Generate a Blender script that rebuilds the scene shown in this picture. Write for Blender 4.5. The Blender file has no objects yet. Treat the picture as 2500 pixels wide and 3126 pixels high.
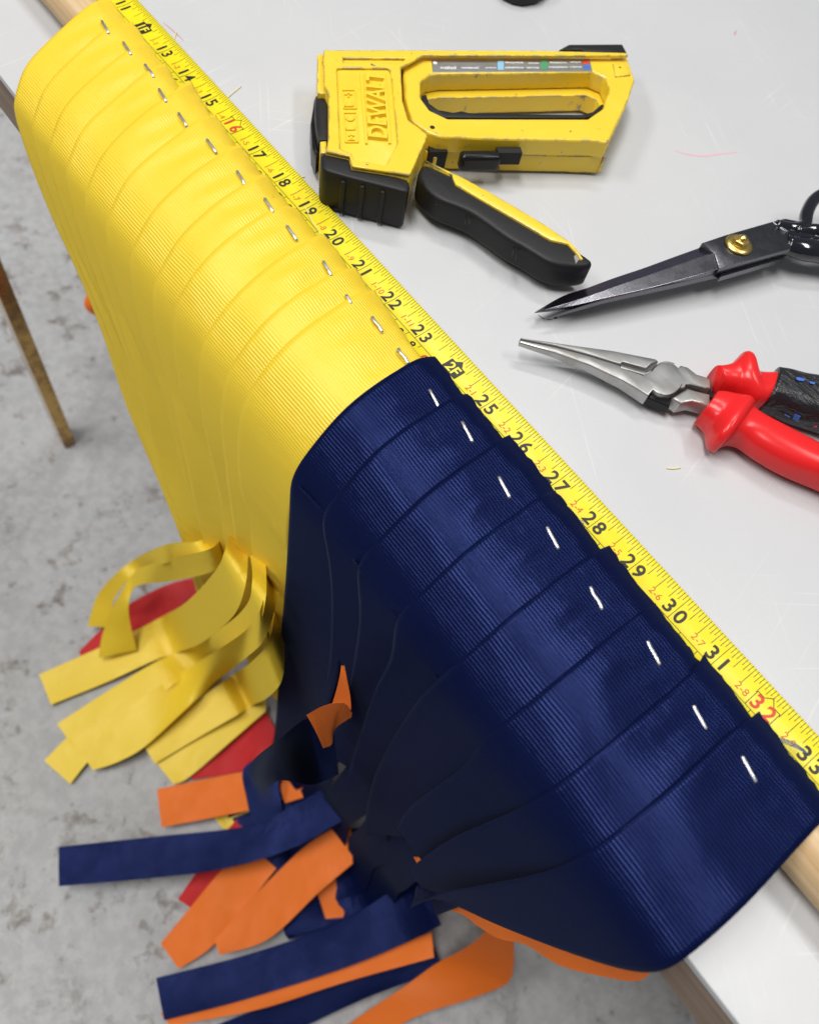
import bpy, bmesh, math, random
from mathutils import Vector, Matrix
random.seed(7)
S = 0.0254                      # the scene is laid out in inches (the tape's own scale), built in metres
scn = bpy.context.scene
COL = scn.collection

# ------------------------------------------------------------------ camera
CR = ((0.60014739, 0.78294432, 0.14908309),
      (0.7366283, -0.47392256, -0.47869946),
      (-0.30414118, 0.39710905, -0.86522891))       # rows: image right, image down, view direction
CP = (7.99712831, -7.64041722, 11.31258507)         # inches
FPX = 2336.1
cam = bpy.data.cameras.new('camera')
camo = bpy.data.objects.new('camera', cam)
COL.objects.link(camo)
m = Matrix.Identity(4)
for i in range(3):
    m[i][0] = CR[0][i]; m[i][1] = -CR[1][i]; m[i][2] = -CR[2][i]; m[i][3] = CP[i] * S
camo.matrix_world = m
cam.sensor_fit = 'HORIZONTAL'; cam.sensor_width = 36.0
cam.lens = FPX / 2500 * 36.0
cam.clip_start = 0.01; cam.clip_end = 100
cam.dof.use_dof = True
cam.dof.focus_distance = 14.6 * S
cam.dof.aperture_fstop = 11.0
scn.camera = camo

# ------------------------------------------------------------------ light
w = bpy.data.worlds.new('World'); scn.world = w; w.use_nodes = True
bg = w.node_tree.nodes['Background']
bg.inputs[0].default_value = (0.90, 0.95, 1.0, 1); bg.inputs[1].default_value = 0.16

def area(name, loc, target, sx, sy, power, color):
    l = bpy.data.lights.new(name, 'AREA'); l.shape = 'RECTANGLE'
    l.size = sx * S; l.size_y = sy * S; l.energy = power; l.color = color
    o = bpy.data.objects.new(name, l); COL.objects.link(o)
    o.location = Vector(loc) * S
    d = Vector(target) - Vector(loc)
    o.rotation_euler = d.to_track_quat('-Z', 'Y').to_euler()
    return o
area('ceiling_lamp', (-56, 62, 140), (0, 4, 0), 70, 14, 42, (1.0, 0.985, 0.95))
area('ceiling_lamp', (46, 62, 140), (4, 4, 0), 70, 14, 44, (1.0, 0.985, 0.95))
area('ceiling_lamp', (-20, -36, 150), (-4, -12, -24), 90, 30, 116, (1.0, 0.985, 0.96))
area('ceiling_lamp', (-70, -100, 120), (0, -6, -6), 70, 20, 58, (1.0, 0.98, 0.95))  # added fill lamp, brightens the hanging ribbons from the open side
vs = scn.view_settings
vs.view_transform = 'Standard'; vs.look = 'None'; vs.exposure = -0.05; vs.gamma = 1.0

# ------------------------------------------------------------------ helpers
def at(px, py, z):
    """point of the plane of height z (inches) seen at a pixel of the 2500 x 3126 photograph"""
    a, b = (px - 1250) / FPX, (py - 1563) / FPX
    d = [CR[0][i] * a + CR[1][i] * b + CR[2][i] for i in range(3)]
    t = (z - CP[2]) / d[2]
    return Vector((CP[0] + d[0] * t, CP[1] + d[1] * t, z))
def at_y(px, py, y):
    """the same on the upright plane at depth y"""
    a, b = (px - 1250) / FPX, (py - 1563) / FPX
    d = [CR[0][i] * a + CR[1][i] * b + CR[2][i] for i in range(3)]
    t = (y - CP[1]) / d[1]
    return Vector((CP[0] + d[0] * t, y, CP[2] + d[2] * t))
def crop(ox, oy, sc):
    return lambda x, y, z: at(ox + x * sc, oy + y * sc, z)

def lerp(a, b, t): return a + (b - a) * t
def table(tab, x):
    if x >= tab[0][0]: return tab[0][1]
    for (x0, y0), (x1, y1) in zip(tab, tab[1:]):
        if x >= x1: return lerp(y0, y1, (x - x0) / (x1 - x0))
    return tab[-1][1]
def catmull(P, n):
    out = []
    P = [Vector(p) for p in P]
    k = len(P) - 1
    for j in range(n):
        u = j / (n - 1) * k
        i = min(int(u), k - 1); t = u - i
        p1, p2 = P[i], P[i + 1]
        p0 = P[i - 1] if i else p1 * 2 - p2
        p3 = P[i + 2] if i + 2 <= k else p2 * 2 - p1
        out.append(0.5 * ((2 * p1) + (p2 - p0) * t + (2 * p0 - 5 * p1 + 4 * p2 - p3) * t * t + (3 * p1 - p0 - 3 * p2 + p3) * t ** 3))
    return out

def mesh_obj(name, verts, faces, mat=None, parent=None, smooth=False, uvs=None, origin=None):
    me = bpy.data.meshes.new(name)
    o0 = Vector(origin) if origin is not None else Vector((0, 0, 0))
    me.from_pydata([((Vector(v) - o0) * S)[:] for v in verts], [], faces)
    me.update()
    if mat:
        for mm in (mat if isinstance(mat, (list, tuple)) else [mat]): me.materials.append(mm)
    if smooth:
        for p in me.polygons: p.use_smooth = True
    if uvs:
        l = me.uv_layers.new(name='UVMap')
        for lp in me.loops: l.data[lp.index].uv = uvs[lp.vertex_index]
    o = bpy.data.objects.new(name, me); COL.objects.link(o)
    if parent is not None:
        o.parent = parent
        o.location = o0 * S - Vector(parent.location)
    else:
        o.location = o0 * S
    return o
def thing(name, label, cat, loc=(0, 0, 0), group=None):
    o = bpy.data.objects.new(name, None); COL.objects.link(o)
    o.location = Vector(loc) * S; o.empty_display_size = 0.02
    o['label'] = label; o['category'] = cat
    if group: o['group'] = group
    return o
def tag(o, label, cat, group=None):
    o['label'] = label; o['category'] = cat
    if group: o['group'] = group
    return o
def bevel(o, wd, seg=2, ang=35):
    b = o.modifiers.new('bevel', 'BEVEL'); b.width = wd * S; b.segments = seg
    b.limit_method = 'ANGLE'; b.angle_limit = math.radians(ang); b.use_clamp_overlap = True
    return o
def solid(o, th, off=-1):
    s = o.modifiers.new('thickness', 'SOLIDIFY'); s.thickness = th * S; s.offset = off
    return o
def smooth_sharp(o, ang=40):
    for p in o.data.polygons: p.use_smooth = True
    try: o.data.set_sharp_from_angle(angle=math.radians(ang))
    except Exception: pass
    return o

def slab_geo(outer, holes=(), ztop=1.0, zbot=0.0):
    """extruded plan outline with holes; outline points are 2-D, heights numbers or functions of (x, y)"""
    bm = bmesh.new()
    zt = ztop if callable(ztop) else (lambda x, y: ztop)
    zb = zbot if callable(zbot) else (lambda x, y: zbot)
    es = []
    for loop in [outer] + list(holes):
        vs_ = [bm.verts.new((p[0], p[1], 0)) for p in loop]
        es += [bm.edges.new((vs_[i], vs_[(i + 1) % len(vs_)])) for i in range(len(vs_))]
    bmesh.ops.triangle_fill(bm, use_beauty=True, use_dissolve=False, edges=es)
    bmesh.ops.recalc_face_normals(bm, faces=bm.faces)
    if bm.faces and sum(f.normal.z for f in bm.faces) < 0:
        bmesh.ops.reverse_faces(bm, faces=bm.faces)
    r = bmesh.ops.extrude_face_region(bm, geom=list(bm.faces))
    up = [v for v in r['geom'] if isinstance(v, bmesh.types.BMVert)]
    ups = set(up)
    for v in bm.verts:
        v.co.z = zt(v.co.x, v.co.y) if v in ups else zb(v.co.x, v.co.y)
    bmesh.ops.recalc_face_normals(bm, faces=bm.faces)
    bm.verts.index_update()
    V = [v.co.copy() for v in bm.verts]; F = [[v.index for v in f.verts] for f in bm.faces]
    bm.free()
    return V, F
def join(*geos):
    V, F = [], []
    for v, f in geos:
        n = len(V); V += list(v); F += [[i + n for i in q] for q in f]
    return V, F
def clean(poly):
    out = []
    for p in poly:
        p = Vector((p[0], p[1]))
        if not out or (p - out[-1]).length > 0.004: out.append(p)
    if (out[0] - out[-1]).length < 0.004: out.pop()
    ar = sum(a.x * b.y - b.x * a.y for a, b in zip(out, out[1:] + out[:1]))
    return out if ar > 0 else out[::-1]
def inset(poly, d):
    n = len(poly); out = []
    for i in range(n):
        a, b, c = poly[i - 1], poly[i], poly[(i + 1) % n]
        e0 = (b - a).normalized(); e1_ = (c - b).normalized()
        n0 = Vector((-e0.y, e0.x)); n1 = Vector((-e1_.y, e1_.x))
        m_ = n0 + n1
        if m_.length < 1e-4: m_ = n0
        m_.normalize()
        k = 1 / max(0.45, m_.dot(n0))
        out.append(b + m_ * d * k)
    return out
def soften(poly, n=1, f=0.22):
    for _ in range(n):
        out = []
        for a, b in zip(poly, poly[1:] + poly[:1]):
            out += [a.lerp(b, f), a.lerp(b, 1 - f)]
        poly = out
    return poly
def slab_round(outer, ztop, zbot, r, seg=3, soft=0):
    poly = clean(outer)
    if soft: poly = soften(poly, soft)
    zt = ztop if callable(ztop) else (lambda x, y: ztop)
    zb = zbot if callable(zbot) else (lambda x, y: zbot)
    n = len(poly); V, F = [], []
    levels = [(r * (1 - math.cos(a)), 'b', r * (1 - math.sin(a))) for a in [math.pi / 2 * (k / seg) for k in range(seg, -1, -1)]][::-1] if False else []
    rings = []
    for k in range(seg + 1):
        a = math.pi / 2 * k / seg
        rings.append((r * (1 - math.sin(a)), 'b', r * (1 - math.cos(a))))       # bottom edge rounding upward
    for k in range(seg + 1):
        a = math.pi / 2 * k / seg
        rings.append((r * (1 - math.cos(a)), 't', r * (1 - math.sin(a))))
    for d, w_, h in rings:
        for p, p0 in zip(inset(poly, d), poly):
            V.append(Vector((p.x, p.y, (zb(p0.x, p0.y) + h) if w_ == 'b' else (zt(p0.x, p0.y) - h))))
    for i in range(len(rings) - 1):
        for j in range(n):
            k = (j + 1) % n
            F.append([i * n + j, i * n + k, (i + 1) * n + k, (i + 1) * n + j])
    from mathutils.geometry import tessellate_polygon
    for base, flip in ((0, True), ((len(rings) - 1) * n, False)):
        flat = [Vector((V[base + j].x, V[base + j].y, 0)) for j in range(n)]
        for t in tessellate_polygon([flat]):
            a, b, c = t
            cr = (flat[b] - flat[a]).cross(flat[c] - flat[a]).z
            q = [a, b, c] if (cr > 0) != flip else [a, c, b]
            F.append([base + x for x in q])
    return V, F
def slab(name, outer, mat, parent, ztop, zbot, holes=(), bev=0.03, seg=2, smooth=True, soft=0):
    if not holes:
        V, F = slab_round(outer, ztop, zbot, max(bev, 0.002), max(1, seg), soft)
        o = mesh_obj(name, V, F, mat, parent)
    else:
        V, F = slab_geo(outer, holes, ztop, zbot)
        o = mesh_obj(name, V, F, mat, parent)
        if bev: bevel(o, bev, seg)
    if smooth: smooth_sharp(o, 40)
    return o
def box_geo(c, ex, ey, ez, hx, hy, hz):
    c = Vector(c); V = []
    for sx, sy, sz in ((-1,-1,-1),(1,-1,-1),(1,1,-1),(-1,1,-1),(-1,-1,1),(1,-1,1),(1,1,1),(-1,1,1)):
        V.append(c + Vector(ex) * hx * sx + Vector(ey) * hy * sy + Vector(ez) * hz * sz)
    return V, [[0,3,2,1],[4,5,6,7],[0,1,5,4],[1,2,6,5],[2,3,7,6],[3,0,4,7]]
def bar_geo(a, b, wd, h, up=(0, 0, 1)):
    a, b = Vector(a), Vector(b); d = (b - a); L = d.length; d.normalize()
    u = Vector(up); s = d.cross(u).normalized(); u = s.cross(d)
    return box_geo((a + b) / 2, d, s, u, L / 2, wd / 2, h / 2)
def loft_geo(rings, cap=True):
    V, F = [], []
    n = len(rings[0])
    for r in rings: V += [Vector(p) for p in r]
    for i in range(len(rings) - 1):
        for j in range(n):
            k = (j + 1) % n
            F.append([i * n + j, i * n + k, (i + 1) * n + k, (i + 1) * n + j])
    if cap:
        F.append(list(range(n))[::-1]); F.append([(len(rings) - 1) * n + j for j in range(n)])
    return V, F
def super_ring(c, s, u, a, b, p=2.6, n=20):
    out = []
    for j in range(n):
        t = 2 * math.pi * j / n
        cx, cy = math.cos(t), math.sin(t)
        out.append(Vector(c) + Vector(s) * (a * math.copysign(abs(cx) ** (2 / p), cx)) + Vector(u) * (b * math.copysign(abs(cy) ** (2 / p), cy)))
    return out
def tube_geo(path, rad, n=12, flat=1.0):
    rings = []
    P = [Vector(p) for p in path]
    for i, p in enumerate(P):
        d = (P[min(i + 1, len(P) - 1)] - P[max(i - 1, 0)]).normalized()
        s = d.cross(Vector((0, 0, 1)))
        s = s.normalized() if s.length > 1e-5 else Vector((1, 0, 0))
        u = s.cross(d)
        r = rad[i] if isinstance(rad, (list, tuple)) else rad
        rings.append(super_ring(p, s, u, r, r * flat, 2.0, n))
    return loft_geo(rings)
def lathe_geo(c, prof, n=32):
    rings = [[Vector(c) + Vector((r * math.cos(2 * math.pi * j / n), r * math.sin(2 * math.pi * j / n), z)) for j in range(n)] for r, z in prof]
    return loft_geo(rings)

# ------------------------------------------------------------------ materials
def mat(name, col, rough=0.5, metal=0.0, spec=0.5, coat=0.0, sheen=0.0):
    mt = bpy.data.materials.new(name); mt.use_nodes = True
    b = mt.node_tree.nodes['Principled BSDF']
    b.inputs['Base Color'].default_value = (*col, 1)
    b.inputs['Roughness'].default_value = rough; b.inputs['Metallic'].default_value = metal
    b.inputs['Specular IOR Level'].default_value = spec
    b.inputs['Coat Weight'].default_value = coat
    b.inputs['Sheen Weight'].default_value = sheen
    return mt
class NT:
    """small helper for node graphs"""
    def __init__(s, mt): s.t = mt.node_tree; s.b = s.t.nodes['Principled BSDF']
    def n(s, typ, **kw):
        x = s.t.nodes.new(typ)
        for k, v in kw.items():
            if k in x.inputs.keys(): x.inputs[k].default_value = v
            else: setattr(x, k, v)
        return x
    def l(s, a, b): s.t.links.new(a, b)
    def coord(s, kind='Object', scale=(1, 1, 1), rot=(0, 0, 0)):
        c = s.n('ShaderNodeTexCoord'); mp = s.n('ShaderNodeMapping')
        mp.inputs['Scale'].default_value = scale; mp.inputs['Rotation'].default_value = rot
        s.l(c.outputs[kind], mp.inputs[0]); return mp.outputs[0]
    def noise(s, vec, scale, detail=4, rough=0.55, dist=0.0):
        x = s.n('ShaderNodeTexNoise'); x.inputs['Scale'].default_value = scale
        x.inputs['Detail'].default_value = detail; x.inputs['Roughness'].default_value = rough
        x.inputs['Distortion'].default_value = dist
        s.l(vec, x.inputs['Vector']); return x.outputs[0]
    def ramp(s, fac, stops):
        r = s.n('ShaderNodeValToRGB'); e = r.color_ramp.elements
        while len(e) < len(stops): e.new(0.5)
        for q, (p, c) in zip(e, stops):
            q.position = p; q.color = (*c, 1) if len(c) == 3 else c
        s.l(fac, r.inputs[0]); return r.outputs[0]
    def mix(s, fac, a, b, mode='MIX'):
        x = s.n('ShaderNodeMix', data_type='RGBA', blend_type=mode)
        for sock, v in ((x.inputs[0], fac), (x.inputs[6], a), (x.inputs[7], b)):
            if isinstance(v, bpy.types.NodeSocket): s.l(v, sock)
            elif isinstance(v, (int, float)): sock.default_value = v
            else: sock.default_value = (*v, 1)
        return x.outputs[2]
    def math(s, op, a, b=0.0, c=0.0):
        x = s.n('ShaderNodeMath', operation=op)
        for sock, v in zip(x.inputs, (a, b, c)):
            if isinstance(v, bpy.types.NodeSocket): s.l(v, sock)
            else: sock.default_value = v
        return x.outputs[0]
    def bump(s, h, strength=0.3, dist=0.001, normal=None):
        x = s.n('ShaderNodeBump'); x.inputs['Strength'].default_value = strength; x.inputs['Distance'].default_value = dist
        s.l(h, x.inputs['Height'])
        if normal: s.l(normal, x.inputs['Normal'])
        return x.outputs[0]

def ribbon_mat(name, col, gloss, rough, rib=0.06, strength=0.5, var=0.10, thru=0.12, fuzz=(0.02, 0.02, 0.02)):
    """satin grosgrain: matt yarn plus an even satin lobe, a little light coming through"""
    mt = bpy.data.materials.new(name); mt.use_nodes = True; g = NT(mt)
    out = g.t.nodes['Material Output']; g.t.nodes.remove(g.b)
    uv = g.n('ShaderNodeTexCoord').outputs['UV']
    sp = g.n('ShaderNodeSeparateXYZ'); g.l(uv, sp.inputs[0])
    wob = g.noise(uv, 1.6, 2)
    v = g.math('ADD', sp.outputs[0], g.math('MULTIPLY', wob, 0.03))
    si = g.math('SINE', g.math('MULTIPLY', v, 2 * math.pi / rib))
    wa = g.math('SINE', g.math('MULTIPLY', sp.outputs[1], 2 * math.pi / 0.03))       # warp threads crossing every rib
    h = g.math('ADD', si, g.math('MULTIPLY', wa, 0.25))
    tens = g.noise(uv, 0.9, 3)                                                        # slack and tight stretches
    amt = g.math('ADD', 0.35, g.math('MULTIPLY', tens, 1.3))
    edge = g.math('LESS_THAN', g.math('ABSOLUTE', g.math('SUBTRACT', sp.outputs[1], 0.05)), 0.022)
    nrm = g.bump(g.math('ADD', g.math('MULTIPLY', h, amt), g.math('MULTIPLY', edge, -2.2)), strength, 0.012 * S)
    mp = g.n('ShaderNodeMapping'); mp.inputs['Scale'].default_value = (1.6, 0.8, 1); g.l(uv, mp.inputs[0])
    nrm = g.bump(g.noise(mp.outputs[0], 1.3, 3), 0.5, 0.05 * S, nrm)
    nz = g.noise(uv, 90, 2)
    dark = tuple(c * (1 - var) for c in col); lite = tuple(min(1, c * (1 + var)) for c in col)
    c_ = g.mix(nz, dark, lite)
    df = g.n('ShaderNodeBsdfDiffuse'); tr = g.n('ShaderNodeBsdfTranslucent'); gl = g.n('ShaderNodeBsdfAnisotropic')
    gl.inputs['Roughness'].default_value = rough; gl.inputs['Color'].default_value = (*gloss, 1)
    for n_ in (df, tr): g.l(c_, n_.inputs['Color'])
    for n_ in (df, gl): g.l(nrm, n_.inputs['Normal'])
    mx = g.n('ShaderNodeMixShader'); mx.inputs[0].default_value = thru
    g.l(df.outputs[0], mx.inputs[1]); g.l(tr.outputs[0], mx.inputs[2])
    ad = g.n('ShaderNodeAddShader'); g.l(mx.outputs[0], ad.inputs[0]); g.l(gl.outputs[0], ad.inputs[1])
    sh_ = g.n('ShaderNodeBsdfSheen'); sh_.inputs['Color'].default_value = (*fuzz, 1); sh_.inputs['Roughness'].default_value = 0.45
    a2 = g.n('ShaderNodeAddShader'); g.l(ad.outputs[0], a2.inputs[0]); g.l(sh_.outputs[0], a2.inputs[1])
    g.l(a2.outputs[0], out.inputs['Surface'])
    return mt
M_yel = ribbon_mat('yellow_grosgrain', (0.82, 0.585, 0.036), (0.065, 0.06, 0.04), 0.34, strength=0.32, thru=0.06)
M_nav = ribbon_mat('navy_grosgrain', (0.0019, 0.0044, 0.029), (0.0075, 0.0105, 0.034), 0.27, strength=0.33, var=0.25, thru=0.0, fuzz=(0.021, 0.024, 0.026))
M_ora = ribbon_mat('orange_grosgrain', (0.90, 0.19, 0.012), (0.06, 0.045, 0.04), 0.38)
M_red = ribbon_mat('red_grosgrain', (0.60, 0.010, 0.014), (0.05, 0.035, 0.035), 0.38)

def table_material():
    mt = mat('white_laminate', (0.74, 0.745, 0.765), 0.32, 0, 0.5); g = NT(mt)
    c = g.coord('Object')
    big = g.noise(c, 7, 3)
    base = g.mix(big, (0.495, 0.50, 0.52), (0.585, 0.588, 0.595))
    tot = None
    for k, (sx, sy, rot, thr) in enumerate(((5, 300, 0.55, 0.68), (6, 340, -0.95, 0.69), (4, 280, 1.35, 0.69), (8, 380, 0.1, 0.70))):
        v = g.coord('Object', (sx, sy, 1), (0, 0, 0)); 
        vr = g.coord('Object', (1, 1, 1), (0, 0, rot))
        mp = g.n('ShaderNodeMapping'); mp.inputs['Scale'].default_value = (sx, sy, 1)
        g.l(vr, mp.inputs[0])
        f = g.noise(mp.outputs[0], 1.6, 2, 0.5, 0.3)
        r = g.ramp(f, [(thr - 0.02, (0, 0, 0)), (thr + 0.005, (1, 1, 1))])
        tot = r if tot is None else g.mix(1.0, tot, r, 'ADD')
    patch = g.ramp(g.noise(c, 13, 2), [(0.45, (0, 0, 0)), (0.62, (1, 1, 1))])
    msk = g.math('MULTIPLY', tot, g.math('MULTIPLY', patch, 0.18))
    col = g.mix(msk, base, (0.88, 0.88, 0.88))
    grime = g.ramp(g.noise(c, 260, 3), [(0.70, (0, 0, 0)), (0.78, (1, 1, 1))])
    col = g.mix(g.math('MULTIPLY', grime, 0.18), col, (0.42, 0.41, 0.42))
    g.l(col, g.b.inputs['Base Color'])
    ro = g.math('ADD', g.math('MULTIPLY', g.noise(c, 30, 4), 0.16), 0.24)
    g.l(ro, g.b.inputs['Roughness'])
    n1 = g.bump(g.noise(c, 420, 2), 0.05, 0.0006)
    n2 = g.bump(msk, 0.35, 0.0002, n1)
    g.l(n2, g.b.inputs['Normal'])
    return mt
M_tab = table_material()

def concrete():
    mt = mat('worn_concrete', (0.4, 0.39, 0.38), 0.6, 0, 0.4); g = NT(mt)
    c = g.coord('Object')
    a = g.noise(c, 3.2, 5); b = g.noise(c, 11, 6, 0.62); f = g.noise(c, 90, 5, 0.7)
    col = g.mix(a, (0.34, 0.345, 0.36), (0.44, 0.443, 0.45))
    col = g.mix(g.ramp(b, [(0.35, (0, 0, 0)), (0.62, (1, 1, 1))]), g.mix(0.5, col, (0.30, 0.295, 0.29)), col)
    st = g.ramp(g.noise(c, 27, 5, 0.68, 0.25), [(0.56, (0, 0, 0)), (0.63, (1, 1, 1))])
    area_ = g.ramp(g.noise(c, 2.6, 2), [(0.42, (0, 0, 0)), (0.6, (1, 1, 1))])
    col = g.mix(g.math('MULTIPLY', g.math('MULTIPLY', st, area_), 0.8), col, (0.14, 0.115, 0.095))
    sp = g.ramp(g.noise(c, 42, 3, 0.6), [(0.62, (0, 0, 0)), (0.69, (1, 1, 1))])
    col = g.mix(g.math('MULTIPLY', sp, 0.7), col, (0.18, 0.15, 0.125))
    col = g.mix(g.math('MULTIPLY', g.ramp(g.noise(c, 75, 4, 0.7), [(0.42, (0, 0, 0)), (0.6, (1, 1, 1))]), 0.4), col, (0.53, 0.53, 0.53))
    g.l(col, g.b.inputs['Base Color'])
    g.l(g.bump(b, 0.25, 0.006, g.bump(f, 0.35, 0.002)), g.b.inputs['Normal'])
    return mt
M_con = concrete()

def wood(name, c0, c1, scale, rough=0.6, axis=0):
    mt = mat(name, c0, rough); g = NT(mt)
    sc = [3.0, 3.0, 3.0]; sc = [60, 60, 60]; sc[axis] = 2.0
    v = g.coord('Object', tuple(q * scale for q in sc))
    n = g.noise(v, 2.2, 4, 0.6, 0.6)
    v2 = g.coord('Object', tuple(q * scale * 4 for q in sc)); n2 = g.noise(v2, 3, 2)
    col = g.mix(g.ramp(n, [(0.35, (0, 0, 0)), (0.65, (1, 1, 1))]), c1, c0)
    col = g.mix(g.math('MULTIPLY', n2, 0.35), col, c1)
    g.l(col, g.b.inputs['Base Color'])
    g.l(g.bump(n, 0.25, 0.0006), g.b.inputs['Normal'])
    return mt
M_dow = wood('pine_dowel', (0.72, 0.54, 0.33), (0.50, 0.32, 0.15), 2.2)
M_edge = wood('brown_edge_wood', (0.30, 0.22, 0.155), (0.17, 0.115, 0.08), 1.2)

def chipped_yellow():
    mt = mat('chipped_yellow_enamel', (0.86, 0.60, 0.03), 0.33, 0, 0.5, 0.15); g = NT(mt)
    c = g.coord('Object')
    geo = g.n('ShaderNodeNewGeometry')
    # paint worn off along the edges and in scattered nicks
    bv = g.n('ShaderNodeBevel'); bv.samples = 4; bv.inputs['Radius'].default_value = 0.055 * S
    dot = g.n('ShaderNodeVectorMath', operation='DOT_PRODUCT')
    g.l(bv.outputs[0], dot.inputs[0]); g.l(geo.outputs['True Normal'], dot.inputs[1])
    edge = g.math('SUBTRACT', 1.0, dot.outputs['Value'])
    n = g.noise(c, 130, 4, 0.65)
    worn = g.ramp(g.math('MULTIPLY', g.math('MULTIPLY', edge, 9.0), g.ramp(n, [(0.44, (0, 0, 0)), (0.58, (1, 1, 1))])), [(0.25, (0, 0, 0)), (0.4, (1, 1, 1))])
    nick = g.ramp(g.noise(c, 260, 3, 0.6), [(0.69, (0, 0, 0)), (0.71, (1, 1, 1))])
    m_ = g.math('MAXIMUM', worn, nick)
    tone = g.mix(g.noise(c, 40, 4), (0.82, 0.555, 0.022), (0.88, 0.64, 0.05))
    scuff = g.ramp(g.noise(g.coord('Object', (60, 900, 100), (0, 0, 0.6)), 1.0, 3), [(0.62, (0, 0, 0)), (0.72, (1, 1, 1))])
    tone = g.mix(g.math('MULTIPLY', scuff, 0.22), tone, (0.9, 0.74, 0.36))
    g.l(g.mix(m_, tone, (0.24, 0.235, 0.21)), g.b.inputs['Base Color'])
    g.l(g.math('MULTIPLY', m_, 0.7), g.b.inputs['Metallic'])
    inv = g.math('SUBTRACT', 1.0, m_)
    n1 = g.bump(g.noise(c, 700, 2), 0.08, 0.0004)
    g.l(g.bump(inv, 0.5, 0.0002, n1), g.b.inputs['Normal'])
    return mt
M_gun = chipped_yellow()

M_clean = mat('yellow_enamel', (0.88, 0.63, 0.04), 0.3, 0, 0.5, 0.2)
def rubber(name, col, rough):
    mt = mat(name, col, rough, 0, 0.3); g = NT(mt)
    c = g.coord('Object')
    g.l(g.bump(g.noise(c, 1500, 2), 0.25, 0.0004), g.b.inputs['Normal'])
    n = g.noise(c, 60, 4)
    g.l(g.mix(n, tuple(q * 0.75 for q in col), tuple(q * 1.5 for q in col)), g.b.inputs['Base Color'])
    return mt
M_rub = rubber('black_rubber', (0.011, 0.011, 0.0125), 0.45)
M_blk = rubber('black_plastic', (0.008, 0.008, 0.009), 0.25)
M_gap = mat('dark_opening', (0.006, 0.006, 0.006), 0.7)

def metal(name, col, rough, dirt=None, nscale=150):
    mt = mat(name, col, rough, 1.0); g = NT(mt)
    c = g.coord('Object')
    n = g.noise(c, nscale, 4, 0.6)
    g.l(g.math('ADD', g.math('MULTIPLY', n, 0.18), rough - 0.06), g.b.inputs['Roughness'])
    if dirt:
        d = g.ramp(g.noise(c, 45, 5, 0.65), [(0.43, (0, 0, 0)), (0.66, (1, 1, 1))])
        g.l(g.mix(g.math('MULTIPLY', d, 0.75), col, dirt), g.b.inputs['Base Color'])
        g.l(g.math('SUBTRACT', 1.0, g.math('MULTIPLY', d, 0.6)), g.b.inputs['Metallic'])
    g.l(g.bump(g.noise(g.coord('Object', (200, 2000, 200), (0, 0, 0.4)), 1, 2), 0.06, 0.0003), g.b.inputs['Normal'])
    return mt
M_steel = metal('plier_steel', (0.46, 0.46, 0.455), 0.36, (0.23, 0.19, 0.15))
M_staple = metal('staple_wire', (0.66, 0.66, 0.66), 0.30)
M_staple.node_tree.nodes['Principled BSDF'].inputs['Metallic'].default_value = 0.92
M_shear = metal('blued_steel', (0.16, 0.16, 0.18), 0.24)
M_bevel = metal('blued_bevel', (0.27, 0.24, 0.33), 0.18)
M_brass = metal('brass', (0.80, 0.60, 0.20), 0.26)
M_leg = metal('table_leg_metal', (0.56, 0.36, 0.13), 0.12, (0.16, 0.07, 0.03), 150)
M_gloss = mat('gloss_black_enamel', (0.008, 0.008, 0.014), 0.08, 0, 0.6, 0.5)
M_red_grip = mat('red_vinyl_grip', (0.74, 0.016, 0.018), 0.28, 0, 0.45)
M_red_grip.node_tree.nodes['Principled BSDF'].inputs['Subsurface Weight'].default_value = 0.04
M_red_grip.node_tree.nodes['Principled BSDF'].inputs['Subsurface Radius'].default_value = (0.003, 0.001, 0.001)
def tapewrap():
    mt = mat('black_electrical_tape', (0.014, 0.014, 0.017), 0.3, 0, 0.5); g = NT(mt)
    c = g.coord('Object')
    g.l(g.bump(g.noise(g.coord('Object', (40, 160, 160), (0, 0, -0.3)), 1.5, 4), 0.6, 0.003), g.b.inputs['Normal'])
    return mt
M_wrap = tapewrap()
M_blue = mat('blue_tape_mark', (0.05, 0.15, 0.55), 0.4)
M_pink = mat('pink_tape_mark', (0.75, 0.05, 0.25), 0.4)
M_ink = mat('black_print', (0.012, 0.011, 0.008), 0.45)
M_tick = mat('tick_print', (0.05, 0.04, 0.008), 0.45)
M_rprint = mat('red_print', (0.62, 0.045, 0.012), 0.45)
M_oprint = mat('orange_red_print', (0.60, 0.13, 0.012), 0.45)
def blade_mat():
    mt = mat('yellow_tape_blade', (0.82, 0.70, 0.008), 0.3, 0, 0.5); g = NT(mt)
    c = g.coord('Object')
    g.l(g.mix(g.noise(c, 60, 3), (0.76, 0.63, 0.006), (0.84, 0.72, 0.012)), g.b.inputs['Base Color'])
    g.l(g.math('ADD', g.math('MULTIPLY', g.noise(c, 120, 3), 0.15), 0.26), g.b.inputs['Roughness'])
    return mt
M_blade = blade_mat()
M_yprint = mat('yellow_print', (0.82, 0.70, 0.02), 0.4)
M_plate = metal('grey_label_foil', (0.40, 0.41, 0.42), 0.42)
M_white = mat('white_print', (0.75, 0.75, 0.75), 0.5)
M_cyan = mat('pale_blue_print', (0.25, 0.50, 0.66), 0.5)
M_green = mat('green_print', (0.06, 0.30, 0.12), 0.5)
M_thread_y = mat('pale_yellow_thread', (0.80, 0.72, 0.35), 0.7)
M_thread_n = mat('blue_grey_thread', (0.10, 0.15, 0.28), 0.7)
M_pinkmark = mat('pink_crayon', (0.80, 0.38, 0.48), 0.7)
M_redmark = mat('red_pencil', (0.55, 0.22, 0.25), 0.7)

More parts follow.
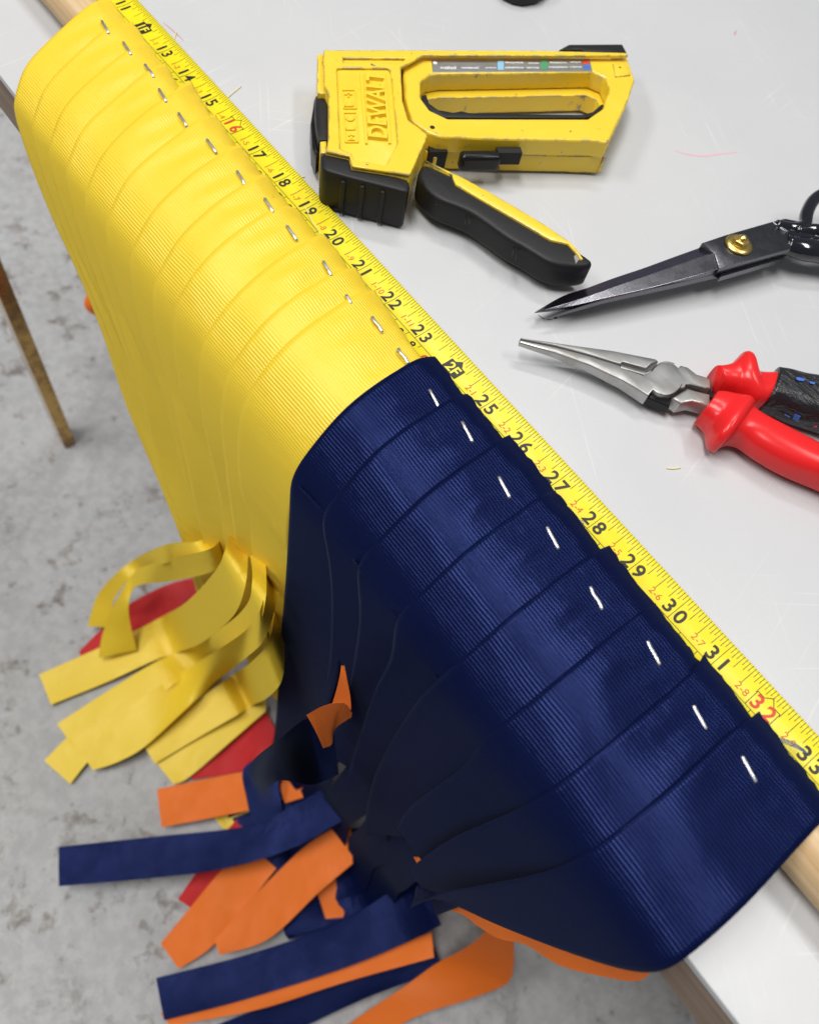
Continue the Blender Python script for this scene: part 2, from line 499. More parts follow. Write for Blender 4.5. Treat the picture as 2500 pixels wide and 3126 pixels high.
# ------------------------------------------------------------------ setting: floor and table
FLOOR = -24.0
fl = mesh_obj('floor', [(-130, -130, FLOOR), (130, -130, FLOOR), (130, 130, FLOOR), (-130, 130, FLOOR)], [[0, 1, 2, 3]], M_con)
fl['kind'] = 'structure'

EY = -3.445
tb = thing('work_table', 'white laminate work table with brown wooden edge under the tools', 'table', (-17, EY, FLOOR))
V, F = box_geo((13.0, EY + 20 + 0.02, -0.09), (1, 0, 0), (0, 1, 0), (0, 0, 1), 31.3, 20, 0.09)
bevel(mesh_obj('tabletop', V, F, M_tab, tb), 0.02, 2)
V, F = box_geo((13.0, EY + 20 + 0.06, -0.80), (1, 0, 0), (0, 1, 0), (0, 0, 1), 31.24, 20.02, 0.615)
bevel(mesh_obj('wooden_edge', V, F, M_edge, tb), 0.02, 2)
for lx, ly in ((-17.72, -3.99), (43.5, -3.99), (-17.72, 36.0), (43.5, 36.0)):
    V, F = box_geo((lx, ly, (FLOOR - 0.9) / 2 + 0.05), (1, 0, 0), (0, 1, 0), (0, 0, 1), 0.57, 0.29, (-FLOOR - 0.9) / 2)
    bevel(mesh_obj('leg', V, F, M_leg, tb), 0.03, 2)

# ------------------------------------------------------------------ dowel
DC = Vector((0, -1.13, 0.495)); DR = 0.49
prof = []
rings = []
for x in [-30 + k * 0.9 for k in range(64)]:
    rings.append([Vector((x, DC.y + DR * math.cos(2 * math.pi * j / 40), DC.z + DR * math.sin(2 * math.pi * j / 40))) for j in range(40)])
V, F = loft_geo(rings)
dw = mesh_obj('wooden_dowel', V, F, M_dow, None, True)
tag(dw, 'round pale pine dowel lying along the table edge under the ribbons', 'dowel')

# ------------------------------------------------------------------ tape measure
_txt = {}
def text_prepare(strings, bold=0.0):
    objs = []
    for s_ in strings:
        cu = bpy.data.curves.new('t', 'FONT'); cu.body = s_; cu.size = 1.0; cu.align_x = 'CENTER'
        cu.resolution_u = 4; cu.offset = bold
        o = bpy.data.objects.new('t', cu); COL.objects.link(o); objs.append((s_, o, cu))
    dg = bpy.context.evaluated_depsgraph_get(); dg.update()
    for s_, o, cu in objs:
        e = o.evaluated_get(dg); me = e.to_mesh()
        _txt[(s_, bold)] = ([(v.co.x, v.co.y) for v in me.vertices], [list(p.vertices) for p in me.polygons])
        e.to_mesh_clear()
    for s_, o, cu in objs:
        bpy.data.objects.remove(o); bpy.data.curves.remove(cu)
def text_geo(s_, bold, f):
    V, F = _txt[(s_, bold)]
    return [f(x, y) for x, y in V], F
def tz(y): return 0.035 + 0.10 * ((y - 0.05) / 0.5) ** 2
def tp(x, y, up=0.004): return Vector((x, y, tz(y) + up))

ins = [str(k) for k in range(9, 37)]
small = ['%d-%d' % (a, b) for a in (1, 2) for b in range(1, 12)]
cms = [str(k) for k in range(10)]
text_prepare(ins + ['1F', '2F', '1', '2', '3'] + cms, 0.022)
text_prepare(small, 0.0)
tape = thing('tape_measure', 'yellow measuring tape blade stretched out along the dowel with inch numerals', 'tape measure', (0, 0, 0))
YS = [-0.45 + 1.0 * k / 12 for k in range(13)]
rings = []
V, F = [], []
XS = [-16 + k * 2.0 for k in range(18)]
for x in XS:
    for y in YS: V.append(tp(x, y, 0))
nY = len(YS)
for i in range(len(XS) - 1):
    for j in range(nY - 1):
        F.append([i * nY + j, (i + 1) * nY + j, (i + 1) * nY + j + 1, i * nY + j + 1])
solid(mesh_obj('blade', V, F, M_blade, tape, True), 0.012)
def strip_on_tape(x0, x1, y0, y1, n=4, up=0.004):
    V, F = [], []
    for k in range(n + 1):
        y = lerp(y0, y1, k / n)
        V += [tp(x0, y, up), tp(x1, y, up)]
    for k in range(n):
        F.append([2 * k, 2 * k + 1, 2 * k + 3, 2 * k + 2])
    return V, F
ticks = []
BX = {12, 24}; RX = {16, 32}
def xin(i): return i - 22.0
for i16 in range(8 * 16, 36 * 16):
    x = xin(i16 / 16)
    if i16 % 16 == 0: L = 0.54; 
    elif i16 % 8 == 0: L = 0.34
    elif i16 % 4 == 0: L = 0.26
    elif i16 % 2 == 0: L = 0.17
    else: L = 0.125
    wd = 0.011
    if i16 % 16 == 0 and i16 // 16 in BX | RX: L = 0.12
    ticks.append(strip_on_tape(x - wd / 2, x + wd / 2, 0.55 - L, 0.548))
ticks.append(strip_on_tape(-15, 17, -0.006, 0.006, 1))
for mm in range(int(8 * 25.4), int(36 * 25.4)):
    x = xin(mm / 25.4)
    if mm % 10 == 0: ticks.append(strip_on_tape(x - 0.006, x + 0.006, -0.10, 0.0, 2))
    if mm % 5 == 0: ticks.append(strip_on_tape(x - 0.005, x + 0.005, -0.448, -0.27, 2))
    else: ticks.append(strip_on_tape(x - 0.004, x + 0.004, -0.448, -0.34, 2))
V, F = join(*ticks)
o = mesh_obj('tick_marks', V, F, M_tick, tape); o['kind'] = 'stuff'
blk, red, ora, plates, yprint = [], [], [], [], []
for i in range(9, 36):
    x = xin(i)
    s_ = str(i)
    if i in BX:
        x0, x1 = x - 0.20, x + 0.20
        plates.append(strip_on_tape(x0, x1, 0.035, 0.315, 3, 0.006))
        tri = [tp(x - 0.10, 0.313, 0.006), tp(x + 0.10, 0.313, 0.006), tp(x, 0.42, 0.006)]
        plates.append((tri, [[0, 1, 2]]))
        yprint.append(text_geo('1F' if i == 12 else '2F', 0.022, lambda a, b: tp(x + a * 0.30, 0.07 + b * 0.30, 0.009)))
        continue
    tgt = red if i in RX else blk
    if i in RX:
        for q in ((x - 0.24, x - 0.228, 0.0, 0.33), (x + 0.228, x + 0.24, 0.0, 0.33), (x - 0.24, x - 0.1, 0.322, 0.334), (x + 0.1, x + 0.24, 0.322, 0.334)):
            blk.append(strip_on_tape(*q, 3, 0.006))
        for sx in (-1, 1):
            blk.append(([tp(x + sx * 0.1, 0.322, 0.006), tp(x + sx * 0.1, 0.338, 0.006), tp(x, 0.44, 0.006), tp(x, 0.42, 0.006)], [[0, 1, 2, 3]]))
    # the two digits stand either side of the inch line
    for dg_, dx in ((s_[0] if len(s_) > 1 else '', -0.125), (s_[-1], 0.125)):
        if dg_:
            tgt.append(text_geo(dg_, 0.022, lambda a, b: tp(x + dx + a * 0.37, 0.065 + b * 0.37, 0.006)))
    k = i % 12
for i in range(13, 36):
    if i % 12 == 0: continue
    s_ = '%d-%d' % (i // 12, i % 12)
    x = xin(i) - 0.42
    ora.append(text_geo(s_, 0.0, lambda a, b: tp(x + a * 0.19, 0.085 + b * 0.19, 0.006)))
for cm in range(22, 92):
    x = xin(cm / 2.54) - 0.12
    if cm % 10 == 0:
        red.append(text_geo('0', 0.022, lambda a, b: tp(x + a * 0.26, -0.25 + b * 0.26, 0.006)))
    else:
        blk.append(text_geo(str(cm % 10), 0.022, lambda a, b: tp(x + a * 0.26, -0.25 + b * 0.26, 0.006)))
for nm, g_, mt in (('black_numerals', blk, M_ink), ('red_numerals', red, M_rprint), ('feet_inch_numerals', ora, M_oprint), ('foot_mark_plate', plates, M_ink), ('foot_mark_numerals', yprint, M_yprint)):
    V, F = join(*g_)
    o = mesh_obj(nm, V, F, mt, tape); o['kind'] = 'stuff'

# ------------------------------------------------------------------ ribbons stapled over the dowel
W = 1.6
PL = [(-1.18, 1.03), (-1.75, 0.90), (-2.38, 0.72), (-3.00, 0.44), (-3.42, 0.06), (-3.54, -0.30), (-3.63, -1.1), (-3.66, -2.2)]
PM = [(-1.18, 1.03), (-1.75, 1.05), (-2.30, 1.02), (-2.78, 0.88), (-3.34, 0.30), (-3.60, -0.32), (-3.74, -1.3), (-3.76, -2.6)]
PR = [(-1.18, 1.03), (-1.90, 1.07), (-2.60, 1.10), (-3.20, 1.08), (-3.82, 0.92), (-4.12, 0.50), (-4.16, -0.4), (-4.10, -2.2)]
def profile(x):
    if x < 2.3:
        t = max(0, (x + 8.8) / 11.1); A, B = PL, PM
    else:
        t = min(1, (x - 2.3) / 8.9); A, B = PM, PR
        t = t * t if t < 1 else 1
    return [(lerp(a[0], b[0], t), lerp(a[1], b[1], t)) for a, b in zip(A, B)]
LT = [(-0.3, -8.6), (-0.62, -8.35), (-1.99, -7.85), (-2.65, -7.1), (-3.4, -6.3), (-4.38, -5.85), (-5.04, -5.62), (-6.1, -5.55), (-6.81, -5.15), (-7.6, -4.6), (-8.6, -4.15), (-9.2, -3.4), (-9.91, -2.75), (-11.1, -2.3), (-16, -1.4), (-24, -0.6)]
RT = [(0.2, 11.30), (-0.4, 11.17), (-2.3, 10.98), (-5.3, 10.45), (-9.4, 9.45), (-13, 8.6), (-24, 7.0)]
def gather(x, z):
    if z > 0.2: return x
    if x <= 2.3:
        L = table(LT, z); return x + (L + 8.8) * (max(0.0, 2.28 - x) / 11.08) ** 1.4
    R = table(RT, z); return lerp(2.28, R, (x - 2.28) / (11.28 - 2.28))

def ribbon_grid(name, rows, mt, parent=None, th=0.014, uv0=0.0):
    ns, nt = len(rows), len(rows[0])
    V, F, UV = [], [], []
    u = uv0
    for i in range(ns):
        if i: u += (rows[i][nt // 2] - rows[i - 1][nt // 2]).length
        v = 0.0
        for j in range(nt):
            if j: v += (rows[i][j] - rows[i][j - 1]).length
            V.append(rows[i][j]); UV.append((u, v))
    for i in range(ns - 1):
        for j in range(nt - 1):
            F.append([i * nt + j, i * nt + j + 1, (i + 1) * nt + j + 1, (i + 1) * nt + j])
    o = mesh_obj(name, V, F, mt, parent, True, UV)
    solid(o, th, 0)
    if th > 0.012: return o                      # the stapled ribbons keep a soft rolled selvage
    es = o.modifiers.new('crisp_edges', 'EDGE_SPLIT'); es.split_angle = math.radians(55); es.use_edge_sharp = False
    return o

yel = [  # tape-end corner pixel, far edge x on the dowel top, staple pixels
    ((337, 5), -8.88, [(222, 53)]), ((409, 78), -8.02, [(268, 98)]), ((453, 139), -7.18, [(315, 145)]),
    ((507, 203), -6.40, [(343, 197)]), ((583, 257), -5.55, [(385, 248)]), ((659, 357), -4.62, [(446, 304)]),
    ((734, 450), -3.60, [(508, 371)]), ((812, 541), -2.70, [(567, 429)]), ((905, 641), -1.88, [(615, 487)]),
    ((992, 723), -0.88, [(690, 562)]), ((1085, 826), -0.02, [(735, 627)]), ((1143, 893), 0.60, [(795, 680), (850, 747)])]
nav = [((1315, 1100), 2.28, [(916, 838)]), ((1415, 1215), 3.22, [(985, 907)]), ((1543, 1340), 4.30, [(1063, 1024)]),
    ((1679, 1511), 5.42, [(1165, 1131)]), ((1843, 1681), 6.60, [(1257, 1258)]), ((1985, 1855), 7.70, [(1378, 1374)]),
    ((2135, 2012), 8.78, [(1476, 1511)]), ((2299, 2189), 9.68, [(1580, 1620)])]
end_z = {'y': [-13.2, -13.6, -14, -14.4, -14.6, -15, -15.2, -15.6, -16, -16.4, -17, -17.4],
         'n': [-20.5, -15.5, -12.0, -16.5, -12.8, -13.5, -12.0, -13.4]}
mark_names = ['eleven', 'twelve']

_a = lambda pts: [(800 + x * .58, 1100 + y * .58) for x, y in pts]
_h = lambda pts: [(1000 + x * .754, 1700 + y * .754) for x, y in pts]
_k = lambda pts: [(780 + x * .371, 1900 + y * .371) for x, y in pts]
SEAM = [_a([(152, 760), (140, 1000), (135, 1200), (120, 1500), (110, 1720)]) + _k([(215, 800), (180, 1000)]),
        _a([(372, 880), (365, 1020), (365, 1300), (392, 1500)]) + _k([(640, 420), (560, 760), (470, 1050)]),
        _a([(520, 1150), (515, 1230), (525, 1300), (505, 1400)]) + _k([(850, 330), (800, 620), (640, 1000)]),
        _a([(735, 1360), (700, 1450), (690, 1560)]) + _k([(1050, 420), (960, 740), (860, 1060), (830, 1210)]),
        _a([(925, 1645)]) + _h([(430, 480), (370, 580), (310, 665), (255, 780), (200, 900), (172, 1105)]),
        _h([(640, 780), (560, 845), (470, 910), (400, 960), (350, 1000), (330, 1040), (318, 1070)]),
        _h([(850, 965), (760, 1025), (680, 1065), (600, 1095), (540, 1115), (450, 1170), (372, 1235)]),
        _h([(1000, 1258), (930, 1280), (870, 1290), (740, 1305), (640, 1320), (490, 1338), (365, 1400)])]
NEAR8 = [(1390, 2063), (1300, 2040), (1180, 2000), (1110, 1972), (1040, 1945), (960, 1905), (880, 1866)]
NEAR8 = [(x * 1.45, y * 1.45) for x, y in NEAR8]
SEAM = [[at_y(x, y, -3.78 - 0.34 * (k_ / 7) ** 2) for x, y in q_] for k_, q_ in enumerate(SEAM)]
N8 = [at_y(x, y, -4.12) for x, y in NEAR8]
def by_height(path, f, z0):
    """point a fraction f of the way down a hanging edge, from height z0 to its end"""
    z = lerp(z0, path[-1].z, f)
    for p, q in zip(path, path[1:]):
        if q.z <= z <= p.z: return p.lerp(q, (p.z - z) / max(1e-6, p.z - q.z))
    p = path[0] if z > path[0].z else path[-1]
    return Vector((p.x, p.y, z))
def hang_navy(i, t):
    A = SEAM[i]
    if i == 7: B = N8
    elif i == 0:
        B = [p + Vector((0.10, 0.10, 0)) for p in SEAM[1][:4]] + [at_y(780 + x * .371, 1900 + y * .371, -3.95) for x, y in ((690, 480), (600, 700), (520, 960))]
    else:
        B = [p + Vector((0.32 + 0.05 * k_, 0.16 + 0.02 * min(k_, 5), -0.2)) for k_, p in enumerate(SEAM[i + 1])]
    out = []
    for k_ in range(7):
        f = k_ / 6
        p = by_height(A, f, -1.15).lerp(by_height(B, f, -1.15), t)
        p.y -= (0.07 + 0.03 * k_) * (1 - t) * min(1, k_ / 2)
        p.y += 0.012 * k_ * math.sin(math.pi * t + i * 1.9) * bow(t)
        out.append(p)
    return out

def bow(t): return 4 * t * (1 - t)
def make_ribbon(kind, i, n, spec):
    (cx, cy), a, sts = spec
    far = kind == 'y'
    k = i / (n - 1)
    gi = i if far else i + 12                    # running number for phases
    zs = lerp(0.86, 0.70, min(1, i / 5)) if far else lerp(0.68, 0.52, k)
    c = at(cx, cy, zs)
    b = a + (1.80 if far and i == n - 1 else W)
    nt = 17
    slant = (0.10 + 0.16 * math.sin(gi * 2.7) ** 2) * (1.0 if far else 0.75)
    rnd = random.Random(100 + gi)
    zend = end_z[kind][i]
    hang = []
    z = -3.0
    while z > zend + 0.4:
        hang.append(z); z -= 1.2
    hang.append(zend)
    if not far: c.y += 0.09
    cols = []
    st_w = [at(p[0] * 1.45, p[1] * 1.45, 1.02) for p in sts]
    NS = 150
    for j in range(nt):
        t = j / (nt - 1)
        x = lerp(a, b, t)
        P = profile(min(11.28, max(-8.8, x)))
        lift = 0.014 + 0.066 * (1 - t)
        ctrl = []
        jag = rnd.uniform(-0.02, 0.02)
        xs = lerp(c.x, c.x + (b - a), t)
        ctrl.append(Vector((xs, c.y + jag - slant * t, zs + lift + 0.10 * t * slant / 0.3)))
        ctrl.append(Vector((lerp(xs, x - 0.036 * (8 - a), 0.55), lerp(c.y, -1.2, 0.5), lerp(zs, 1.02, 0.72) + lift)))
        for q, (y, z) in enumerate(P if far else P[:6]):
            f = q / 7
            up = lift * (1 - f) ; out = lift * f * 1.3
            gx = gather(x, z) - max(0, 1 - q / 3.5) * 0.036 * (8 - a)
            ctrl.append(Vector((gx, y - out, z + up)))
        ylast = P[-1][0]
        if not far:
            ctrl += hang_navy(i, t)
        for z in (hang if far else []):
            g0 = gather(a, z); wd = (b - a)
            sq = 0.92 if far else 0.9
            gx = g0 + wd * t * sq
            if not far and i == n - 1: gx = lerp(gather(a, z), gather(b, z), t)
            dpt = min(1, (-z - 2) / 9)
            amp = 0.05 + 0.40 * dpt
            # each ribbon swings out at its far edge and buckles a little as it hangs
            yy = ylast - lift - amp * (1 - t) * (0.6 + 0.4 * math.sin(gi * 2.1)) + 0.14 * dpt * math.sin(gi * 1.7 + z * 0.22) - 0.12 * dpt * bow(t) * math.cos(gi * 2.3)
            gx += 0.25 * dpt * math.sin(gi * 1.3 + z * 0.2) * (0 if (gi in (0, 12, 19)) else 1)
            if far and i > 6: yy += 0.09 * (i - 6) * dpt
            ctrl.append(Vector((gx, yy, z + (0.35 * (t - .5) if z == zend else 0))))
        col = catmull(ctrl, NS)
        for _ in range(14 if far else (26 if i < 5 else 60)):
            nx = [p.copy() for p in col]
            for q in range(24, NS - 4): nx[q] = (col[q - 1] + col[q] * 2 + col[q + 1]) / 4
            col = nx
        # puckers round the staple and along the cut end
        for s_, p in enumerate(col):
            for w_ in st_w:
                dx, dy = p.x - w_.x, p.y - w_.y
                r2 = (dx / 0.42) ** 2 + (dy / 0.26) ** 2
                if p.z > 0.5:
                    p.z -= 0.030 * math.exp(-r2)
                    p.z += 0.024 * math.exp(-((dx) / 0.5) ** 2 - ((dy + 0.50) / 0.45) ** 2) * math.sin(dx * 11 + gi)
                    p.z += 0.016 * math.exp(-((dx) / 0.6) ** 2 - ((dy - 0.35) / 0.35) ** 2) * math.sin(dx * 13 + gi * 2)
            if p.y < -1.3 and p.z > -1.0:
                e_ = min(1, (-1.3 - p.y) / 0.5) * min(1, p.z + 1.0)
                p.z += e_ * 1.5 * (0.020 * math.sin(2.4 * p.y + 1.3 * p.x) * math.cos(1.1 * p.x + 0.7) + 0.012 * math.sin(3.7 * p.x + 1.5 * p.y))
            if p.y > -1.25:
                p.z += 0.013 * math.sin(t * (9 + gi % 3) + gi * 2) * (p.y + 1.25)
        cols.append(col)
    rows = [[cols[j][s_] for j in range(nt)] for s_ in range(NS)]
    if far:
        lab = ['yellow ribbon farthest along the dowel, first one beside the bare pine',
               'second yellow ribbon from the bare pine, its end at the black 1F mark',
               'third yellow ribbon from the bare pine, stapled near the thirteen on the tape',
               'fourth yellow ribbon from the bare pine, its end hiding part of the fourteen',
               'fifth yellow ribbon from the bare pine, its end beside the fifteen',
               'sixth yellow ribbon from the bare pine, its end beside the red sixteen',
               'seventh yellow ribbon from the bare pine, its end beside the seventeen',
               'eighth yellow ribbon from the bare pine, its end beside the eighteen',
               'fourth yellow ribbon from the navy ones, its end beside the nineteen',
               'third yellow ribbon from the navy ones, its corner touching the twenty',
               'second yellow ribbon from the navy ones, with the shortest staple',
               'yellow ribbon held by two staples, lying against the first navy one'][i]
    else:
        lab = ['navy ribbon overlapping the last yellow one at the 2F mark of the tape',
               'second navy ribbon from the yellow ones, its end beside the twenty-five',
               'third navy ribbon from the yellow ones, its frayed end beside the twenty-six',
               'fourth navy ribbon from the yellow ones, frayed beside the twenty-eight',
               'fifth navy ribbon from the yellow ones, puckered beside a bent staple',
               'navy ribbon stapled beside the thirty, third from the camera end',
               'navy ribbon next to the nearest one, its end beside the thirty-one and red thirty-two',
               'navy ribbon nearest the camera, whole width showing down to its right edge'][i]
    o = ribbon_grid('stapled_ribbon', rows, M_yel if far else M_nav, None, 0.020)
    tag(o, lab, 'ribbon', 'yellow ribbons stapled over the dowel' if far else 'navy ribbons stapled over the dowel')
    # staple(s): a flattened wire crown with its two legs going down
    for q, p in enumerate(sts):
        dx, dy = (9, 17) if not far else (9 + (i % 3), 16)
        sc = 1.0 if (far and i == 11) else 1.0
        L = lerp(0.80, 0.95, i / 11) if far else lerp(1.15, 1.58, k)
        if far and i == 10: L *= 0.55
        zc = 1.115 if far else 1.085
        A = at((p[0] - dx * L) * 1.45, (p[1] - dy * L) * 1.45, zc); B = at((p[0] + dx * L) * 1.45, (p[1] + dy * L) * 1.45, zc)
        d = (B - A)
        bend = 0.012 if (gi in (16, 11, 2)) else 0.002
        sag = Vector((0, bend, 0))
        pts = [A + Vector((0, 0, -0.10)), A + Vector((0, 0, -0.004)), A + d * 0.04, lerp(A, B, 0.33) - sag, lerp(A, B, 0.66) + sag, B - d * 0.04, B + Vector((0, 0, -0.004)), B + Vector((0, 0, -0.10))]
        rings = []
        side = d.cross(Vector((0, 0, 1))).normalized()
        for r_, pt in enumerate(pts):
            dd = (pts[min(r_ + 1, 7)] - pts[max(r_ - 1, 0)]).normalized()
            up = side.cross(dd).normalized()
            rings.append(super_ring(pt, side, up, 0.027, 0.018, 4, 12))
        V, F = loft_geo(rings)
        mesh_obj('staple', V, F, M_staple, o, True)
    return o
for i, sp_ in enumerate(yel): make_ribbon('y', i, len(yel), sp_)
for i, sp_ in enumerate(nav): make_ribbon('n', i, len(nav), sp_)

# ------------------------------------------------------------------ ribbon ends lying on the floor, and the under layers
def strip(name, A, B, mt, label, cat='ribbon', group=None, n=50, nt=9, sag=0.05, th=0.009):
    """ribbon between two long edges given as 3-D points"""
    a, b = catmull(A, n), catmull(B, n)
    rows = []
    for i in range(n):
        rows.append([lerp(a[i], b[i], j / (nt - 1)) + Vector((0, 0, sag * bow(j / (nt - 1)) * math.sin(i / n * 9 + a[0].x * 3))) for j in range(nt)])
    o = ribbon_grid(name, rows, mt, None, th)
    return tag(o, label, cat, group)
Fz = crop(0, 1600, 0.58)
Gz = crop(0, 2200, 0.754)
Hz = crop(1000, 1700, 0.754)
Kz = crop(780, 1900, 0.371)
fz = FLOOR
PXY = {}
def E(f, pts):
    """height above the floor, or (negative) the depth y of an upright plane"""
    return [f(x, y, fz + h) if h >= 0 else PXY[f](x, y, h) for x, y, h in pts]
PXY[Fz] = lambda x, y, d: at_y(x * .58, 1600 + y * .58, d)

GY = 'yellow ribbon ends fanned out on the floor'
strip('ribbon_end', E(Fz, [(415, 670, .1), (520, 565, .15), (680, 420, .3), (900, 310, .8), (1120, 260, 2)]),
      E(Fz, [(520, 855, .1), (640, 800, .1), (760, 720, .2), (940, 560, .5), (1150, 400, 1.2)]), M_red, 'red ribbon end on the floor behind the two arching yellow loops', group='red ribbon ends under the others')
strip('ribbon_end', E(Fz, [(205, 790, .25), (520, 650, .3), (740, 545, .6), (880, 470, 1.6), (980, 410, -4.75), (1130, 250, -4.5), (1190, 120, -4.2), (1215, 0, -3.4)]),
      E(Fz, [(268, 950, .25), (560, 832, .3), (800, 722, .6), (960, 665, 1.3), (1060, 625, -4.9), (1215, 500, -4.6), (1290, 340, -4.35), (1310, 120, -3.6)]), M_yel, 'yellow ribbon end reaching farthest left, square cut and flat on the floor', group=GY)
strip('ribbon_end', E(Fz, [(300, 1050, .35), (560, 882, .5), (800, 735, .9), (1000, 640, 1.5), (1100, 590, -4.8), (1280, 450, -4.6), (1330, 290, -4.35), (1310, 100, -3.4)]),
      E(Fz, [(370, 1150, .35), (640, 1030, .5), (880, 870, .9), (1100, 720, 1.5), (1190, 660, -4.8), (1340, 560, -4.65), (1400, 400, -4.4), (1400, 150, -3.5)]), M_yel, 'yellow ribbon end second down in the fan, above the folded tip', group=GY)
strip('ribbon_end', E(Fz, [(232, 1245, .2), (350, 1125, .3), (460, 1045, .3)]),
      E(Fz, [(370, 1368, .2), (468, 1245, .35), (580, 1140, .3)]), M_yel, 'short yellow ribbon tip poking out lowest left of the fan', group=GY, n=20)
strip('ribbon_end', E(Fz, [(375, 1130, .45), (560, 1010, .6), (800, 880, 1.0), (1050, 720, 1.8), (1170, 645, -5.0), (1310, 540, -4.75), (1385, 400, -4.45), (1395, 200, -3.5)]),
      E(Fz, [(490, 1295, .45), (620, 1252, .6), (770, 1165, .9), (1010, 945, 1.6), (1220, 765, 2.0), (1300, 700, -4.8), (1400, 590, -4.6), (1480, 330, -3.6)]), M_yel, 'broad pale yellow ribbon end lying across the middle of the fan', group=GY)
strip('ribbon_end', E(Fz, [(755, 1160, .5), (960, 985, .8), (1150, 845, 1.4), (1260, 770, 2.0), (1330, 720, -4.7), (1420, 600, -4.45), (1450, 420, -3.6)]),
      E(Fz, [(815, 1262, .5), (1000, 1150, .7), (1240, 1010, 1.2), (1340, 950, 1.8), (1420, 905, -4.7), (1490, 800, -4.5), (1500, 560, -3.7)]), M_yel, 'amber yellow ribbon end with its upper edge in a shadow gap beside the curtain', group=GY)
strip('ribbon_end', E(Fz, [(805, 1235, .35), (1000, 1120, .5), (1230, 1000, .7), (1400, 905, 1.0)]),
      E(Fz, [(915, 1370, .35), (1000, 1330, .4), (1210, 1150, .6), (1400, 985, .9)]), M_yel, 'lowest yellow ribbon end next to the red one above the orange square', group=GY)
strip('ribbon_end', E(Fz, [(980, 1275, .2), (1200, 1100, .25), (1390, 960, .5)]),
      E(Fz, [(1010, 1345, .2), (1290, 1290, .25), (1470, 1120, .5)]), M_red, 'red ribbon end between the yellow fan and the orange square', group='red ribbon ends under the others')
# two arching yellow loops
strip('ribbon_loop', E(Fz, [(460, 535, .6), (515, 370, 1.8), (620, 250, 3.4), (720, 175, 4.8), (820, 125, -4.9), (920, 95, -4.6), (1050, 85, -4.2), (1140, 20, -3.3)]),
      E(Fz, [(592, 545, .6), (600, 400, 1.8), (680, 290, 3.4), (770, 240, 4.6), (850, 210, -4.95), (930, 190, -4.7), (1100, 180, -4.3), (1200, 90, -3.4)]), M_yel, 'outer yellow ribbon loop arching left with its cut end hanging', group=GY)
strip('ribbon_loop', E(Fz, [(518, 705, .7), (545, 560, 1.6), (620, 385, 3.2), (710, 250, 4.6), (800, 205, -5.0), (900, 170, -4.8), (1100, 130, -4.3), (1190, 40, -3.4)]),
      E(Fz, [(722, 662, .7), (690, 540, 1.8), (678, 430, 3.0), (705, 335, 4.0), (780, 310, -5.2), (880, 300, -4.9), (1110, 250, -4.4), (1230, 150, -3.5)]), M_yel, 'inner yellow ribbon loop arching left over the red ribbon', group=GY)
# orange and navy ends
GO = 'orange ribbon ends on the floor'; GN = 'navy ribbon ends on the floor'
strip('ribbon_end', E(Gz, [(860, 385, .12), (930, 370, .12), (1010, 355, .12)]), E(Gz, [(905, 440, .12), (960, 440, .12), (1030, 440, .12)]), M_yel, 'small yellow ribbon scrap showing under the orange square', group=GY, n=10)
strip('ribbon_end', E(Gz, [(720, 725, .12), (800, 610, .14), (900, 470, .2), (960, 400, .2)]), E(Gz, [(792, 772, .12), (900, 640, .14), (990, 520, .2), (1060, 430, .2)]), M_red, 'red ribbon end passing under the long navy strip', group='red ribbon ends under the others')
strip('ribbon_end', E(Gz, [(637, 278, .5), (800, 243, .6), (980, 207, .8), (1120, 170, 1.0)]), E(Gz, [(655, 432, .5), (820, 402, .6), (1005, 365, .8), (1130, 340, 1.0)]), M_ora, 'square cut orange ribbon end just below the yellow fan', group=GO)
strip('ribbon_end', E(Gz, [(1120, 90, 2.0), (1060, 140, 1.6), (985, 200, 1.3), (1000, 320, 1.1), (1030, 450, .8), (1080, 640, .4)]),
      E(Gz, [(1290, 190, 2.0), (1230, 220, 1.8), (1135, 235, 1.5), (1140, 330, 1.2), (1160, 430, .8), (1180, 580, .4)]), M_nav, 'navy ribbon end folding down past the orange square', group=GN)
strip('ribbon_end', E(Gz, [(1120, 225, .9), (1200, 245, 1.0), (1280, 262, 1.0)]), E(Gz, [(1155, 335, .9), (1220, 315, 1.0), (1300, 290, 1.0)]), M_ora, 'orange ribbon corner showing in the gap above the long navy strip', group=GO, n=12)
strip('ribbon_end', E(Gz, [(650, 905, .3), (770, 760, .4), (890, 615, .5), (1010, 500, .6)]), E(Gz, [(725, 1008, .3), (850, 925, .4), (960, 800, .5), (1120, 600, .6)]), M_ora, 'orange ribbon end with slanting cut under the long navy strip', group=GO)
strip('ribbon_end', E(Gz, [(870, 890, .5), (1050, 690, .7), (1250, 500, 1.1), (1420, 400, 1.8)]), E(Gz, [(890, 952, .5), (1090, 885, .7), (1290, 700, 1.1), (1430, 580, 1.8)]), M_ora, 'long orange ribbon end crossing diagonally over the other orange ones', group=GO)
strip('ribbon_end', E(Gz, [(1320, 805, .3), (1300, 740, .4), (1270, 650, .5)]), E(Gz, [(1430, 795, .3), (1424, 700, .4), (1395, 590, .5)]), M_ora, 'short orange ribbon end pointing straight down beside the dark gap', group=GO, n=14)
strip('ribbon_end', E(Gz, [(238, 512, 1.0), (600, 473, 1.3), (1000, 428, 1.7), (1180, 350, 2.2), (1340, 255, 3.2)]),
      E(Gz, [(238, 672, 1.0), (600, 640, 1.3), (900, 602, 1.6), (1180, 520, 2.1), (1400, 400, 3.0)]), M_nav, 'long straight navy ribbon end reaching left over the concrete', group=GN)
strip('ribbon_end', E(Gz, [(1480, 722, .3), (1520, 640, .4), (1575, 555, .5)]), E(Gz, [(1530, 700, .3), (1570, 670, .4), (1610, 640, .5)]), M_ora, 'orange ribbon triangle showing between the dark hanging ends', group=GO, n=12)
